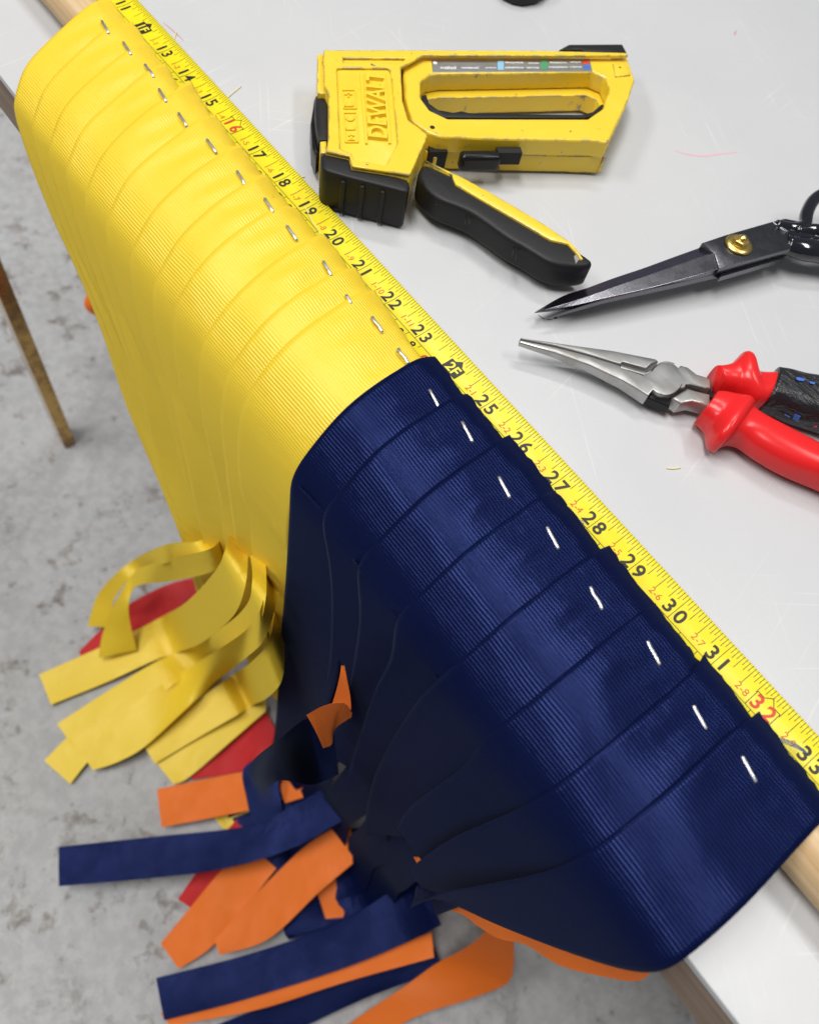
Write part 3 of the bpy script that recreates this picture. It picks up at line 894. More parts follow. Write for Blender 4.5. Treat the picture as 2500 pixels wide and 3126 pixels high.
strip('ribbon_end', E(Gz, [(1060, 560, .25), (1130, 700, .3), (1150, 850, .3), (1170, 890, .3)]), E(Gz, [(1180, 500, .25), (1270, 680, .3), (1320, 800, .3), (1340, 850, .3)]), M_nav, 'navy ribbon end lying flat under the diagonal orange one', group=GN)
strip('ribbon_end', E(Gz, [(1400, 440, 1.0), (1415, 600, .8), (1430, 780, .6), (1440, 860, .5)]), E(Gz, [(1590, 420, 1.2), (1570, 560, .9), (1500, 700, .6), (1480, 840, .5)]), M_nav, 'navy ribbon end hanging straight beside the short orange one', group=GN)
strip('ribbon_end', E(Gz, [(632, 1045, .6), (1000, 950, .9), (1350, 830, 1.5), (1560, 710, 2.2), (1700, 600, 3.4)]),
      E(Gz, [(665, 1217, .6), (1000, 1130, .9), (1400, 1003, 1.5), (1650, 900, 2.2), (1790, 830, 3.4)]), M_nav, 'wide navy ribbon end lowest on the floor with an orange band under it', group=GN)
strip('ribbon_end', E(Gz, [(650, 1190, .4), (1000, 1105, .7), (1400, 985, 1.2), (1750, 860, 2.0)]), E(Gz, [(690, 1240, .4), (1050, 1172, .7), (1400, 1062, 1.2), (1760, 962, 2.0)]), M_ora, 'narrow orange band edging the wide navy ribbon end', group=GO)
strip('ribbon_end', E(Gz, [(840, 1250, .15), (1100, 1150, .25), (1400, 1040, .6), (1760, 920, 1.2)]), E(Gz, [(1060, 1330, .15), (1240, 1240, .25), (1500, 1120, .6), (1800, 1010, 1.2)]), M_nav, 'navy ribbon end cut off by the bottom edge below the orange band', group=GN)
strip('ribbon_loop', E(Hz, [(-60, 2000, .3), (160, 1845, .5), (300, 1752, .8), (440, 1652, 1.6), (530, 1605, 2.6), (600, 1560, 4.2), (640, 1520, 6.0)]),
      E(Hz, [(40, 2060, .3), (330, 1880, .5), (560, 1800, .8), (690, 1752, 1.2), (742, 1716, 1.7), (758, 1650, 3.2), (756, 1560, 5.5)]), M_ora, 'rounded orange ribbon loop lowest in the pile beside bare concrete', group=GO)
# crumpled orange knot inside the navy fringe
Ky = lambda pts: [at_y(780 + x * .371, 1900 + y * .371, d) for x, y, d in pts]
strip('ribbon_end', Ky([(425, 762, -4.9), (560, 690, -4.7), (720, 660, -4.5), (800, 745, -4.3)]), Ky([(560, 1035, -4.8), (632, 1000, -4.6), (655, 880, -4.5), (795, 775, -4.3)]), M_ora, 'crumpled orange ribbon end sticking out of the navy fringe', group=GO, sag=0.16)
strip('ribbon_end', Ky([(630, 690, -4.25), (670, 560, -4.15), (700, 430, -4.08), (712, 350, -4.0)]), Ky([(790, 720, -4.2), (785, 620, -4.12), (760, 480, -4.05), (735, 350, -4.0)]), M_ora, 'thin orange sliver above the crumpled one in the navy fringe', group=GO, n=20)
strip('ribbon_end', Ky([(640, 840, -4.35), (430, 790, -4.7), (200, 960, -5.6), (0, 1120, -6.4), (-60, 1250, -6.8)]), Ky([(690, 1250, -4.5), (480, 1335, -5.2), (250, 1300, -6.2), (150, 1330, -6.9), (100, 1500, -7.4)]), M_nav, 'broad navy ribbon end sweeping left out of the fringe above the orange corner', group=GN)

# orange under layer hanging behind the nearest navy ribbon, and one peeping out behind the yellow
GU = 'orange ribbons layered under the navy ones'
LOW = [(0.3, 11.15), (-0.7, 11.62), (-1.6, 11.78), (-3.0, 11.74), (-5, 11.52), (-7.8, 11.0), (-10, 10.55), (-12.4, 9.95)]
for q in range(4):
    rows = []
    zs_ = [0.3, 0.0, -0.7, -1.6, -3.0, -4.2, -5, -6.4, -7.8, -9, -10.3, -11.6 - 0.3 * q]
    A, B = [], []
    for z in zs_:
        xr = table(LOW, z) - 0.34 * q + 0.05 * math.sin(z * 1.4 + q)
        yb = -3.75 + 0.13 * q + 0.05 * math.sin(z * 1.7 + q * 2)
        if z >= 0: yb = -3.70 + 0.06 * q
        A.append(Vector((xr - 1.5, yb + 0.14, z))); B.append(Vector((xr, yb, z)))
    strip('under_ribbon', A, B, M_ora, ['orange ribbon edge showing most under the nearest navy ribbon', 'orange ribbon edge second in the ruffle under the nearest navy ribbon',
          'orange ribbon edge third in the ruffle, deeper under the nearest navy ribbon', 'innermost orange ribbon of the ruffle under the nearest navy ribbon'][q], group=GU, n=60)
for q, xq in enumerate((2.5, 3.9, 5.3, 6.7, 8.0)):  # filler ribbons added so the gaps in the fringe look black
    A, B = [], []
    for z in (-0.2, -1.2, -3, -6, -9, -12, -15, -18, -21, -23.4):
        yb = -3.62 + 0.06 * math.sin(q * 2 + z * 0.3) + (0.0 if z > -3 else 0.12) - 0.10 * (q % 2)
        sh_ = 0.25 * math.sin(q * 1.7 + z * 0.21)
        A.append(Vector((xq + sh_, yb - 0.03, z))); B.append(Vector((xq + 1.5 + sh_, yb + 0.08, z)))
    A.pop(); B.pop()
    for y_, z_ in ((-3.9, -22.8), (-4.6, -23.5), (-5.6, -23.75), (-6.8, -23.82)):
        A.append(Vector((xq + 0.2 * q + (y_ + 3.9) * 0.3, y_, z_))); B.append(Vector((xq + 1.5 + 0.2 * q + (y_ + 3.9) * 0.3, y_ - 0.1, z_ - 0.02)))
    strip('under_ribbon', A, B, M_nav, ['first', 'second', 'third', 'fourth', 'fifth'][q] + ' of the added navy ribbons darkening the gaps behind the navy fringe, counted from the yellow', group='navy ribbons hanging deepest behind the fringe', n=60)
A = [at(305, 850, -20.0), at(262, 905, -20.5), at(268, 945, -21), at(330, 975, -21.5)]
B = [at(400, 880, -19.0), at(330, 915, -19.5), at(318, 930, -20), at(400, 960, -20.5)]
strip('ribbon_loop', A, B, M_ora, 'blurred orange ribbon loop peeping out behind the yellow fringe at left', group=GO)

# ------------------------------------------------------------------ staple gun lying on its side
Zg = crop(900, 80, 1100 / 1724)
Az = crop(940, 120, 500 / 1724)
Bz = crop(1250, 100, 720 / 1724)
Cz = crop(1230, 460, 600 / 1724)
def P2(f, pts, z): return [tuple(f(x, y, z))[:2] for x, y in pts]
HT, FT = 1.08, 0.93                        # heights of the head and of the handle frame
gc = Zg(700, 400, 0); gc.z = 0
gun = thing('staple_gun', 'chipped yellow hand staple gun with black rubber nose and squeeze lever lying on its side', 'staple gun', gc)
e1 = (Zg(1590, 122, HT) - Zg(140, 107, HT)).normalized()
e2 = Vector((-e1.y, e1.x, 0))
ez = Vector((0, 0, 1))
frame_out = P2(Zg, [(545, 112), (1180, 113), (1590, 124), (1632, 250), (1602, 345), (1503, 552), (1440, 540), (905, 530), (690, 520), (640, 500), (560, 440), (530, 330), (520, 195)], FT)
slot = P2(Zg, [(640, 232), (700, 221), (1430, 212), (1490, 238), (1512, 290), (1480, 385), (1405, 437), (735, 435), (650, 395), (606, 335), (605, 262)], FT)
low_out = P2(Zg, [(545, 112), (1180, 113), (1590, 124), (1632, 250), (1602, 345), (1515, 545)], FT) + P2(Zg, [(1466, 694), (1300, 690), (905, 682), (725, 674)], 0.08) + P2(Zg, [(690, 540), (640, 500), (560, 440), (530, 330), (520, 195)], FT)
slab('handle_frame', frame_out, M_gun, gun, FT, 0.50, [slot], 0.05, 3)
slot_low = P2(Zg, [(650, 262), (700, 250), (1425, 242), (1480, 262), (1500, 300), (1470, 372), (1400, 405), (735, 405), (660, 380), (622, 335), (618, 285)], FT)
slab('handle_frame', low_out, M_gun, gun, 0.492, 0.07, [slot_low], 0.05, 3)
# lower rail of the frame, a sloping flank that faces the camera
def flank(pts_top, z0, pts_bot, z1, name, mt):
    a = [Zg(x, y, z0) for x, y in pts_top]; b = [Zg(x, y, z1) for x, y in pts_bot]
    return a, b
head_out = P2(Zg, [(140, 107), (545, 107), (1180, 110), (1590, 120), (1600, 134), (1180, 133), (620, 131), (511, 192), (518, 345), (546, 442), (640, 512), (632, 535), (555, 705), (275, 662), (265, 615), (150, 590), (165, 530), (165, 320), (140, 270)], HT)
panel = P2(Az, [(310, 292), (330, 282), (850, 284), (878, 320), (905, 560), (950, 1078), (825, 1310), (482, 1250), (470, 1190), (345, 1135)], HT)
groove = P2(Az, [(375, 178), (1042, 182), (985, 230), (380, 228)], HT)
slab('head_plate', head_out, M_gun, gun, HT, 1.015, [panel, groove], 0.022, 2)
slab('head', [p for p in head_out[:2]] + head_out[7:], M_gun, gun, 1.02, 0.06, (), 0.05, 2)
# raised lettering, reading up the head
text_prepare(['DEWALT'], 0.018)
o0 = Az(838, 1062, 1.02); ex = (Az(800, 372, 1.02) - o0); Lx = ex.length; ex.normalize()
ey = Vector((-ex.y, ex.x, 0))
hgt = (Az(640, 720, 1.02) - Az(822, 700, 1.02)).length
v_, f_ = _txt[('DEWALT', 0.018)]
xs_ = [p[0] for p in v_]; ys_ = [p[1] for p in v_]
sx = Lx / (max(xs_) - min(xs_)); sy = hgt / (max(ys_) - min(ys_))
bm = bmesh.new()
vv = [bm.verts.new(o0 + ex * ((x - min(xs_)) * sx) + ey * ((y - min(ys_)) * sy)) for x, y in v_]
for q in f_:
    try: bm.faces.new([vv[k] for k in q])
    except ValueError: pass
bmesh.ops.recalc_face_normals(bm, faces=bm.faces)
if sum(f.normal.z for f in bm.faces) < 0: bmesh.ops.reverse_faces(bm, faces=bm.faces)
r_ = bmesh.ops.extrude_face_region(bm, geom=list(bm.faces))
for v in r_['geom']:
    if isinstance(v, bmesh.types.BMVert): v.co.z += 0.08
bmesh.ops.recalc_face_normals(bm, faces=bm.faces)
bm.verts.index_update()
letters = ([v.co.copy() for v in bm.verts], [[v.index for v in f.verts] for f in bm.faces]); bm.free()
mesh_obj('raised_letters', *letters, M_clean, gun)
rails = [bar_geo(Az(565, 345, 1.035), Az(622, 1090, 1.035), 0.045, 0.05), bar_geo(Az(805, 345, 1.035), Az(868, 1088, 1.035), 0.05, 0.05)]
mesh_obj('raised_rail', *join(*rails), M_clean, gun)
# pictogram panel: staple, brad and nail profiles in two sunk boxes
ic = []
for q in ((365, 525, 500, 525), (385, 720, 515, 720), (380, 765, 515, 765), (400, 1075, 535, 1075), (365, 525, 385, 720), (500, 525, 515, 720), (380, 765, 400, 1075), (515, 765, 535, 1075)):
    ic.append(bar_geo(Az(q[0], q[1], 1.03), Az(q[2], q[3], 1.03), 0.022, 0.04))
def icon(cx, cy, segs):
    for a, b, c_, d_ in segs: ic.append(bar_geo(Az(cx + a, cy + b, 1.03), Az(cx + c_, cy + d_, 1.03), 0.03, 0.045))
icon(435, 660, [(-40, 35, 45, 32), (-40, 35, -43, -20), (45, 32, 40, -22)])
icon(432, 570, [(-42, 0, 40, 0), (0, 30, 0, -25)])
icon(447, 820, [(-40, -25, -38, 10), (-38, 10, -10, 28), (-10, 28, 20, 26), (20, 26, 44, 8), (44, 8, 42, -28)])
icon(452, 920, [(-42, 22, 46, 20), (-42, 22, -45, -22), (46, 20, 42, -24)])
icon(462, 1025, [(-35, 25, 38, 24), (-35, -20, 36, -22), (0, 24, 0, -22)])
mesh_obj('raised_pictogram', *join(*ic), M_clean, gun)
# label strip on the handle with its rows of fine print and colour keys
slab('label_plate', P2(Bz, [(165, 190), (1325, 178), (1345, 268), (175, 276)], FT + 0.012), M_plate, gun, FT + 0.012, FT - 0.02, (), 0.01, 1)
prt, cy_, gr_, re_, bl_ = [], [], [], [], []
def lab_box(x0, y0, x1, y1):
    z = FT + 0.0145
    return [Bz(x0, y0, z), Bz(x1, y0 - (x1 - x0) * .01, z), Bz(x1, y1 - (x1 - x0) * .01, z), Bz(x0, y1, z)], [[3, 2, 1, 0]]
rnd = random.Random(3)
def smudge(x0, x1, y, hh, st):
    x = x0
    while x < x1:
        ww = rnd.uniform(0.5, 1.0) * st
        prt.append(lab_box(x, y - hh * rnd.uniform(.6, 1), x + ww, y + hh * rnd.uniform(.5, 1))); x += ww + st * rnd.uniform(.3, .6)
smudge(232, 350, 247, 11, 12); smudge(385, 505, 247, 7, 8); smudge(560, 640, 246, 5, 7)
smudge(705, 835, 208, 7, 8); smudge(705, 840, 245, 7, 8); smudge(875, 950, 212, 6, 7); smudge(860, 950, 246, 6, 7)
smudge(1030, 1150, 208, 7, 8); smudge(1025, 1155, 242, 7, 8); smudge(1180, 1260, 205, 6, 7); smudge(1180, 1262, 240, 6, 7)
mesh_obj('label_print', *join(*prt), M_white, gun)
mesh_obj('label_patch', *lab_box(650, 197, 695, 262), M_cyan, gun)
mesh_obj('label_patch', *lab_box(968, 193, 1014, 260), M_green, gun)
mesh_obj('label_patch', *lab_box(1272, 188, 1318, 219), M_rprint, gun)
mesh_obj('label_patch', *lab_box(1280, 224, 1326, 258), M_blue, gun)
V, F = lathe_geo(Bz(192, 213, FT + 0.008), [(0.0, 0.0), (0.055, 0.0), (0.05, 0.012), (0.0, 0.014)], 16)
mesh_obj('label_stud', V, F, M_white, gun)
# black parts
slab('rear_bumper', P2(Bz, [(1100, 112), (1170, 72), (1565, 70), (1598, 132), (1290, 128), (1260, 112)], 0.88), M_rub, gun, 0.88, 0.30, (), 0.05, 3)
kn = P2(Az, [(88, 570), (215, 560), (228, 700), (245, 1040), (118, 1048), (88, 900), (76, 720)], 0.84)
slab('power_dial', kn, M_rub, gun, 0.84, 0.22, (), 0.08, 2)
slab('dial_cap', P2(Az, [(30, 900), (70, 640), (95, 590), (110, 1040), (135, 1200), (90, 1250), (45, 1150)], 0.55), M_blk, gun, 0.62, 0.12, (), 0.06, 2)
slab('head_tab', P2(Az, [(105, 140), (165, 130), (175, 420), (222, 470), (228, 560), (108, 555)], 0.95), M_gun, gun, 0.95, 0.12, (), 0.03, 2)
slab('head_tab', P2(Az, [(135, 1060), (205, 1050), (200, 1180), (140, 1185)], 0.92), M_gun, gun, 0.92, 0.10, (), 0.03, 2)
nose = P2(Az, [(140, 1190), (212, 1165), (448, 1228), (470, 1316), (1045, 1446), (1088, 1505), (1070, 1600), (985, 1575), (235, 1385), (145, 1320)], 0.98)
nb = slab('nose_grip', nose, M_rub, gun, 0.98, 0.05, (), 0.07, 3, True, 1)
g0, g1 = Az(235, 1385, 0.98), Az(985, 1575, 0.98)
gd = (g1 - g0).normalized(); gn = Vector((gd.y, -gd.x, 0))
ribs = []
for t in (0.20, 0.47, 0.76):
    p = lerp(g0, g1, t); p.z = 0
    ribs.append(box_geo(p + gn * 0.015 + ez * 0.47, gd, gn, ez, 0.055, 0.05, 0.40))
o = mesh_obj('grip_rib', *join(*ribs), M_rub, gun); bevel(o, 0.04, 3)
# foot of the tacker: underside of the body with latch and window
rail_a = [Zg(x, y, 0.55) for x, y in ((712, 600), (1495, 640))]
mid = lerp(Zg(720, 560, 0.5), Zg(1500, 590, 0.5), 0.5)
def side_pt(px, py, z): return Zg(px, py, z)
la, lb = Bz(385, 925, 0.56), Bz(640, 925, 0.56)
ld = (lb - la).normalized(); ln = Vector((ld.y, -ld.x, 0))
if ln.dot(Vector((0, -1, 0))) < 0: ln = -ln
o = mesh_obj('loading_latch', *box_geo(lerp(la, lb, .5) + ln * 0.02, ld, ln, ez, (lb - la).length / 2 + .06, 0.14, 0.20), M_blk, gun); bevel(o, 0.09, 3); smooth_sharp(o, 50)
wa, wb = Bz(640, 900, 0.60), Bz(812, 895, 0.60)
mesh_obj('latch_window', *box_geo(lerp(wa, wb, .5) - ln * 0.03, ld, ln, ez, (wb - wa).length / 2, 0.10, 0.15), M_gap, gun)
marks = []
for cx in (415, 600, 780):
    p = Bz(cx, 785, 0.80)
    marks.append(p)
sg = []
for px0, py0, px1, py1, zz in ((380, 787, 448, 790, .80), (515, 787, 680, 790, .80), (738, 787, 815, 790, .80)):
    sg.append(bar_geo(Bz(px0, py0, zz), Bz(px1, py1, zz), 0.03, 0.05))
sg.append(bar_geo(Bz(415, 760, .87), Bz(413, 815, .73), 0.03, 0.05))
mesh_obj('moulded_mark', *join(*sg), M_gun, gun)
# recess at the rear corner
slab('corner_pad', P2(Bz, [(1490, 215), (1600, 212), (1622, 300), (1512, 310)], FT + 0.03), M_gun, gun, FT + 0.03, FT - 0.02, (), 0.02, 2)
slab('corner_pad', P2(Bz, [(1470, 160), (1580, 150), (1590, 178), (1480, 186)], FT + 0.02), M_gun, gun, FT + 0.02, FT - 0.02, (), 0.02, 2)
mesh_obj('pin_hole', *lathe_geo(Bz(1545, 245, FT + 0.026), [(0.0, 0), (0.03, 0), (0.03, 0.006), (0.0, 0.006)], 14), M_gap, gun)
mesh_obj('hinge_block', *box_geo(Bz(190, 760, 0.55), e1, e2, ez, 0.11, 0.16, 0.34), M_gun, gun)
mesh_obj('pin_hole', *lathe_geo(Bz(172, 682, FT + 0.004), [(0.0, 0), (0.055, 0), (0.055, 0.008), (0.0, 0.008)], 14), M_gap, gun)
mesh_obj('lever_pivot', *box_geo(Bz(200, 900, 0.4), e1, e2, ez, 0.20, 0.12, 0.22), M_gap, gun)
# rubber lining of the finger slot
slab('slot_lining', P2(Bz, [(95, 445), (108, 510), (180, 575), (260, 608), (450, 611), (1280, 613), (1360, 590), (1405, 555), (1430, 515), (1408, 512), (1345, 568), (1270, 588), (700, 582), (440, 574), (385, 560), (330, 572), (215, 552), (150, 505), (128, 440)], FT - 0.02), M_rub, gun, FT - 0.02, 0.35, (), 0.025, 2)
# squeeze lever
lev_top = [(190, 72), (420, 178), (500, 214), (740, 342), (1000, 492), (1250, 642), (1480, 800), (1560, 895), (1620, 1000)]
lev_bot = [(1632, 1085), (1590, 1168), (1480, 1192), (1250, 1172), (1000, 1012), (880, 950), (600, 742), (480, 682), (260, 602), (105, 440)]
LT_Z = 0.82
lev = [(190, 72, .82), (420, 178, .82), (500, 214, .82), (740, 342, .82), (1000, 492, .82), (1250, 642, .82), (1480, 800, .80), (1555, 885, .74), (1605, 960, .64), (1630, 1050, .48),
       (1600, 1140, .30), (1490, 1190, .20), (1250, 1172, .20), (1000, 1012, .20), (880, 950, .20), (600, 742, .20), (480, 682, .20), (260, 602, .20), (105, 440, .20), (125, 230, .60)]
lever = [tuple(Cz(*q))[:2] for q in lev]
slab('squeeze_lever', lever, M_rub, gun, LT_Z - 0.04, 0.16, (), 0.11, 4, True, 2)
ystrip = P2(Cz, [(190, 68), (420, 172), (500, 208), (740, 338), (1000, 488), (1250, 638), (1480, 796), (1550, 876), (1590, 940), (1570, 945), (1530, 888), (1460, 808), (1300, 772), (1000, 595), (640, 385), (470, 282), (435, 200), (220, 85)], LT_Z)
slab('lever_spine', ystrip, M_gun, gun, LT_Z, 0.22, (), 0.015, 2)
dents = []
for pts in ([(290, 470), (380, 425), (520, 440), (555, 520), (550, 640)], [(590, 640), (600, 490), (640, 460), (960, 640), (990, 720), (965, 930)], [(990, 960), (1040, 750), (1080, 735), (1300, 850), (1480, 880)]):
    P_ = catmull([Cz(x, y, 0.62) for x, y in pts], 16)
    dents.append(tube_geo(P_, 0.012, 6))
o = mesh_obj('grip_outline', *join(*dents), M_rub, gun, True)
slab('worn_tip', P2(Cz, [(1505, 915), (1545, 880), (1575, 915), (1545, 960), (1525, 985)], LT_Z - 0.03), M_steel, gun, LT_Z - 0.032, LT_Z - 0.08, (), 0.01, 1)

# ------------------------------------------------------------------ tailor's shears
Dz = crop(1500, 500, 1000 / 1724)
sh = thing('tailor_shears', 'black steel tailor shears with brass pivot nut, closed and pointing left', 'scissors', (2.7, 8, 0))
def sz(x): return 0.30 + 0.42 * max(0, min(1, (x - 232) / 950.0))
Lp = [(232, 776), (420, 745), (600, 702), (800, 658), (950, 620), (1100, 578), (1205, 546)]
Mp = [(240, 774), (420, 722), (600, 660), (800, 592), (950, 540), (1100, 487), (1185, 462)]
Up = [(238, 771), (380, 690), (500, 650), (650, 595), (800, 545), (950, 490), (1112, 432)]
rows = []
N_ = 30
Lc = catmull([Dz(x, y, sz(x)) for x, y in Lp], N_); Mc = catmull([Dz(x, y, sz(x) + 0.02) for x, y in Mp], N_); Uc = catmull([Dz(x, y, sz(x) - 0.07) for x, y in Up], N_)
V, F, mi = [], [], []
for k in range(N_):
    th = lerp(0.03, 0.17, min(1, k / 9))
    V += [Lc[k] - ez * th, Lc[k], Mc[k], Uc[k], Uc[k] - ez * min(th, 0.09)]
for k in range(N_ - 1):
    for j in range(5):
        F.append([k * 5 + j, k * 5 + (j + 1) % 5, (k + 1) * 5 + (j + 1) % 5, (k + 1) * 5 + j]); mi.append(1 if j == 2 else 0)
F.append([4, 3, 2, 1, 0]); F.append([(N_ - 1) * 5 + j for j in range(5)]); mi += [0, 0]
o = mesh_obj('blade', V, F, [M_shear, M_bevel], sh)
for p, q in zip(o.data.polygons, mi): p.material_index = q
bevel(o, 0.012, 2, 25)
tang = [(1115, 410), (1240, 368), (1400, 322), (1470, 302), (1545, 330), (1580, 362), (1582, 442), (1400, 492), (1205, 547), (1180, 466)]
slab('blade', P2(Dz, tang, 0.76), M_shear, sh, 0.76, 0.58, (), 0.02, 2)
low = [(1208, 592), (1540, 492), (1560, 430), (1180, 500)]
slab('blade', P2(Dz, [(300, 768), (600, 715), (1000, 628), (1205, 580), (1205, 600), (1545, 500), (1580, 420), (1240, 440), (700, 640)], 0.52), M_shear, sh, lambda x, y: 0.58 if x > 2.45 else 0.30, lambda x, y: 0.42 if x > 2.45 else 0.24, (), 0.012, 1)
pc = Dz(1305, 425, 0.76)
mesh_obj('pivot_washer', *lathe_geo(pc, [(0, 0), (0.30, 0.0), (0.315, 0.02), (0.29, 0.055), (0.2, 0.065), (0, 0.065)], 40), M_brass, sh, True)
hexr = [[pc + Vector((r_ * math.cos(math.pi / 3 * j + 0.3), r_ * math.sin(math.pi / 3 * j + 0.3), z)) for j in range(6)] for r_, z in ((0.175, 0.06), (0.175, 0.16), (0.155, 0.18))]
o = mesh_obj('pivot_nut', *loft_geo(hexr), M_brass, sh); bevel(o, 0.015, 2)
mesh_obj('pivot_stud', *lathe_geo(pc, [(0, 0.17), (0.10, 0.17), (0.095, 0.21), (0.06, 0.25), (0, 0.265)], 24), M_brass, sh, True)
# handles
ring = [Dz(x, y, z) for x, y, z in ((1500, 318, .70), (1580, 335, .72), (1650, 322, .74), (1668, 250, .78), (1705, 185, .82), (1770, 150, .84), (1850, 165, .84), (1890, 230, .82), (1860, 310, .80), (1780, 350, .78), (1690, 345, .74), (1600, 352, .70))]
ring = catmull(ring, 60)
mesh_obj('finger_loop', *tube_geo(ring, [lerp(0.13, 0.15, min(1, k / 15)) for k in range(60)], 16), M_gloss, sh, True)
o = slab('handle_neck', P2(Dz, [(1470, 302), (1545, 282), (1640, 300), (1700, 340), (1760, 400), (1700, 420), (1580, 380)], 0.74), M_gloss, sh, 0.78, 0.56, (), 0.08, 4)
hp = catmull([Dz(x, y, z) for x, y, z in ((1555, 418, .62), (1640, 440, .60), (1750, 458, .56), (1900, 500, .5), (2150, 590, .45), (2500, 720, .45))], 40)
mesh_obj('handle', *tube_geo(hp, [lerp(0.24, 0.30, min(1, k / 10)) for k in range(40)], 18, 0.8), M_gloss, sh, True)

# ------------------------------------------------------------------ long nose pliers
Pz = crop(1560, 1000, 600 / 1724)
Ez = crop(2050, 1050, 450 / 1724)
pl = thing('pliers', 'steel long nose pliers with red grips, upper grip wrapped in black tape', 'pliers', (4.5, 3.4, 0))
tip = Pz(80, 110, 0.4); hub = Pz(1370, 440, 0.4)
ax = (hub - tip); LA = ax.length; ax.normalize(); ax2 = Vector((-ax.y, ax.x, 0))
def along(x, y): return max(0, min(1.3, (Vector((x, y, 0)) - Vector((tip.x, tip.y, 0))).dot(Vector((ax.x, ax.y, 0))) / LA))
PT = 0.48
ptop = lambda x, y: PT - 0.03 * max(0, 0.55 - along(x, y))
pbot = lambda x, y: lerp(0.34, 0.16, min(1, along(x, y)))
def arc(a0, a1, n=9, r=146):
    return [(1370 + r * math.cos(math.radians(lerp(a0, a1, k / (n - 1)))), 440 + r * math.sin(math.radians(lerp(a0, a1, k / (n - 1))))) for k in range(n)]
jl = [(86, 90), (400, 155), (680, 232), (968, 322), (975, 342), (1172, 408)] + arc(-152, -42) + [(1500, 322), (1560, 338), (1640, 400), (1724, 425), (1760, 450), (1760, 525), (1640, 500), (1550, 488), (1535, 520)] + arc(35, 140) + [(1215, 590), (1000, 458), (700, 318), (400, 208), (84, 116)]
slab('lower_jaw', P2(Pz, jl, PT), M_steel, pl, ptop, pbot, (), 0.03, 3)
ju = [(96, 72), (600, 150), (900, 192), (1280, 266), (1304, 288), (1240, 312), (1195, 350), (988, 292), (968, 312), (680, 222), (400, 145), (92, 84)]
slab('upper_jaw', P2(Pz, ju, PT), M_steel, pl, ptop, pbot, (), 0.03, 3)
slab('jaw_recess', P2(Pz, [(975, 300), (1200, 352), (1175, 406), (970, 345)], PT - 0.10), M_steel, pl, PT - 0.10, 0.2, (), 0.0)
gr_ = catmull([Pz(x, y, PT + 0.001) for x, y in arc(-150, -60) ], 20)
mesh_obj('joint_groove', *tube_geo(gr_, 0.007, 6), M_gap, pl)
gr_ = catmull([Pz(x, y, PT + 0.001) for x, y in arc(20, 110) ], 20)
mesh_obj('joint_groove', *tube_geo(gr_, 0.007, 6), M_gap, pl)
lo_neck = [(1428, 610), (1445, 590), (1540, 535), (1560, 520), (1640, 545), (1760, 575), (1760, 690), (1690, 660), (1600, 640), (1500, 660)]
slab('lower_tang', P2(Pz, lo_neck, PT - .01), M_steel, pl, PT - .01, 0.14, (), 0.05, 3)
slab('gap_shade_fill', P2(Pz, [(1250, 548), (1420, 605), (1400, 690), (1210, 610)], 0.36), M_blk, pl, 0.36, 0.15, (), 0.02, 1)  # black slab put in for the shade of the gap
teeth = []
for k in range(11):
    p = Pz(1570 + k * 13.5, 497 + k * 3.4, PT - 0.02)
    teeth.append(box_geo(p, ax, ax2, ez, 0.012, 0.02, 0.05))
slab('gap_shade_fill', P2(Pz, [(1500, 470), (1760, 520), (1800, 610), (1640, 545), (1520, 510)], 0.30), M_gap, pl, 0.28, 0.17, (), 0.0)  # dark filler slab, the slot's deep shade put into its colour
mesh_obj('serration', *join(*teeth), M_steel, pl)
def grip(name, secs, mt, p=2.8, n=26, sub=5, parent=pl, z0=0.47):
    """solid lofted through cross sections given by their two silhouette points and a half height"""
    A_ = catmull([Ez(a[0], a[1], z0) for a, b, h in secs], (len(secs) - 1) * sub + 1)
    B_ = catmull([Ez(b[0], b[1], z0 - 0.12) for a, b, h in secs], (len(secs) - 1) * sub + 1)
    H_ = catmull([Vector((h, 0, 0)) for a, b, h in secs], (len(secs) - 1) * sub + 1)
    rings = []
    for a, b, h in zip(A_, B_, H_):
        c_ = (a + b) / 2; s_ = (a - b); hw = s_.length / 2; s_.normalize(); s_.z = 0
        c_.z = max(0.42, h.x + 0.02)
        rings.append(super_ring(c_, s_, ez, hw, h.x, p, n))
    return mesh_obj(name, *loft_geo(rings), mt, parent, True)
o = grip('lower_grip', [((520, 592), (302, 885), .36), ((600, 598), (360, 925), .38), ((720, 622), (425, 1010), .40), ((825, 652), (445, 1170), .44), ((880, 672), (490, 1225), .45), ((932, 705), (545, 1240), .42), ((945, 765), (610, 1178), .38), ((1020, 830), (700, 1152), .36), ((1160, 915), (820, 1182), .36), ((1400, 1040), (1010, 1315), .37), ((1724, 1210), (1330, 1492), .38), ((2100, 1420), (1740, 1660), .38), ((2600, 1650), (2260, 1900), .36)], M_red_grip, 2.6)
o = grip('upper_grip', [((480, 300), (540, 545), .34), ((560, 298), (600, 570), .36), ((660, 270), (690, 590), .38), ((740, 200), (740, 610), .42), ((790, 155), (800, 640), .44), ((865, 165), (860, 680), .43), ((905, 260), (930, 720), .40), ((940, 345), (1000, 730), .36), ((1060, 362), (1080, 730), .34), ((1215, 365), (1150, 660), .34)], M_red_grip, 2.8)
o = grip('tape_wrap', [((1200, 325), (1060, 742), .40), ((1330, 352), (1250, 790), .41), ((1500, 395), (1420, 870), .41), ((1724, 440), (1640, 950), .42), ((2100, 560), (2040, 1080), .42), ((2600, 720), (2540, 1250), .42)], M_wrap, 3.2)
pm = []
def sticker(name, pts, z, mt):
    slab(name, P2(Ez, pts, z), mt, pl, z, z - 0.02, (), 0.0)
